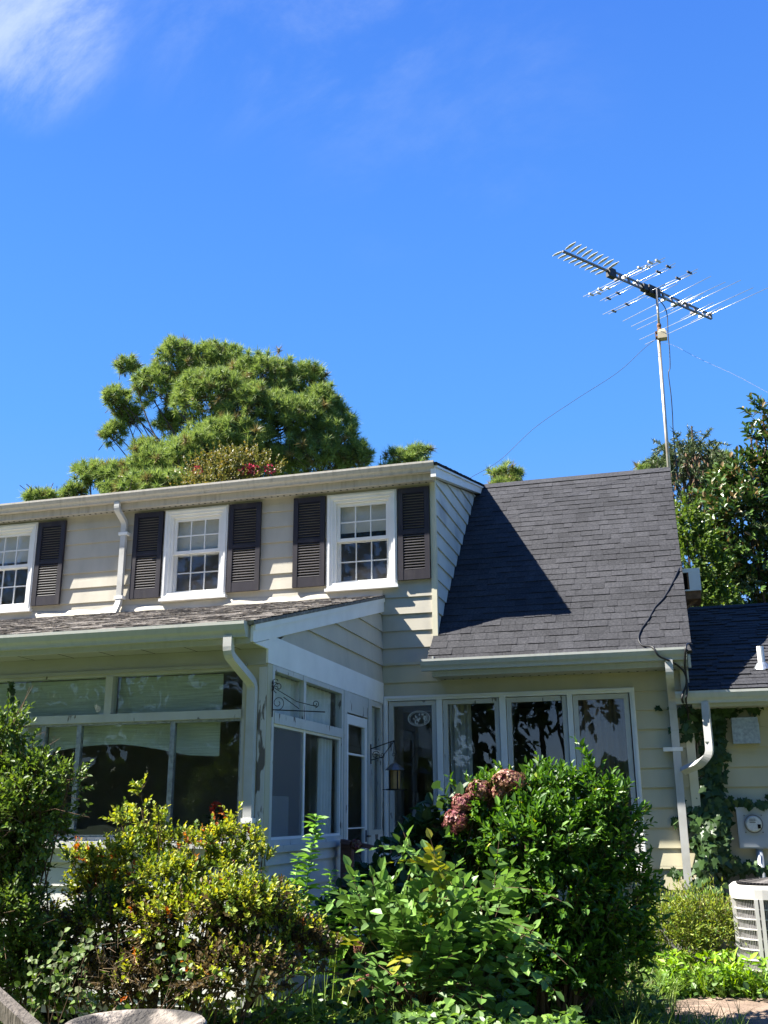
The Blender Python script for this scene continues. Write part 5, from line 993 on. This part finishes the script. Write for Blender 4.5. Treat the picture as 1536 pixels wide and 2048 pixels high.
b = np.array([at(1520, 1000, YG)[0], YG, 0]); mb = stems(b, GL, .05, 2); mb.segs(tA, tB, .008, .004); mb.tube([b, b+(0, 0, 2.5), at(1530, 900, YG)], [.16, .12, .04], 8); mb.build('trunk', M['bark'], mg)
hb = plant('green_shrub', 'bright green shrub behind the annex roof under the air conditioner', 'shrub', (at(1410, 1200, 6.5)[0], 6.5, 0)); BL = [lob(*a, 6.5) for a in ((1390, 1115, 40, 60), (1400, 1200, 45, 25), (1370, 1060, 22, 50), (1440, 1215, 40, 18), (1420, 1150, 35, 40))]; mb = MB()
P, D, N, S, sid, tA, tB = shoots(BL, 700, .22, 9, .075, up=.4, inner=.5, top=.4); leaves(mb, P, D, N, S, .3); mb.build('crown', LM['azalea_g'], hb); mb = stems((at(1410, 1200, 6.5)[0], 6.5, 0), BL, .03, 2); mb.build('stems', M['bark'], hb)
# ------------------------------------------------------------------ what the panes mirror: trees and a far wood behind the viewer; the trees are extended to block sky light
TL = []  # more crowns than the panes mirror, added to cut sky light on the walls
for x, y, z, rx, ry, rz in ((-3.4, -19, 5.9, 2.2, 2, 1.5), (-6.5, -19.5, 5.2, 2.6, 2.4, 2.2), (-10, -20, 5.0, 3, 2.6, 3), (-14, -20.5, 5.2, 3.4, 2.6, 3.6), (-18.5, -20.5, 5.4, 3.4, 2.6, 4), (-23, -20, 6, 3.5, 3, 5), (-4, -20, 9.6, 4, 3, 2.8), (-9.5, -20.5, 10, 4.4, 3, 3.4), (-15, -21, 10.5, 4.4, 3, 3.4), (-21, -20, 11, 4.5, 3, 4), (-7, -21, 14, 5, 3, 3), (-14.5, -21, 14.5, 5, 3, 3), (2, -20, 8.5, 4, 3, 3.6), (7, -19, 8, 4, 3, 5), (12, -18, 7.5, 4, 3, 6), (4, -20, 13, 5, 3, 3), (-1, -20.5, 13, 4, 3, 3), (17, -15, 7, 4, 3, 6), (-28, -17, 6, 3, 3, 4)):
    TL.append((np.array([x, y, z]), np.array([rx, ry, rz])))
mb = MB(); P, D, N, S, sid, tA, tB = shoots(TL, 9000, .7, 9, .27, up=.1, inner=.3, top=.0, front=0, cull=.5); leaves(mb, P, D, N, S, .32)
for i, (c, r) in enumerate(TL):
    b = np.array([c[0]*.9+math.sin(i*2.1), c[1], 0]); mb.tube(curve_pts([b, (b+c)/2+(math.sin(i), 0, .3), c], 4), list(np.linspace(.14 if c[2] > 8 else .07, .03, 9)), 6, 1)
mb.segs(tA, tB, .012, .005, 1)
tag(mb.build('sky_blocking_trees', [LM['oak'], M['bark']]), 'leafy trees mirrored dark in the panes, with unseen ones added to block sky light', 'trees', kind='stuff')
mb = MB(); n = 9000; xx = rng.uniform(-190, 120, n); hh = 7.0+1.0*np.sin(xx*.06)+.6*np.sin(xx*.21+1)+.4*np.sin(xx*.5); P = np.stack([xx, -120+rng.normal(size=n)*3, hh*rng.random(n)**.6], 1); leaves(mb, P, rng.normal(size=(n, 3))*np.array([1, 1, 1.]), unit(np.array([0, 1, .5])+rng.normal(size=(n, 3))*.5), 1.6+1.4*rng.random(n), .45)
mb.box(-190, 120, -124, -123, 0, 6); tag(mb.build('far_wood', LM['oak']), 'distant line of woods mirrored low in the casement panes', 'woods', kind='stuff')
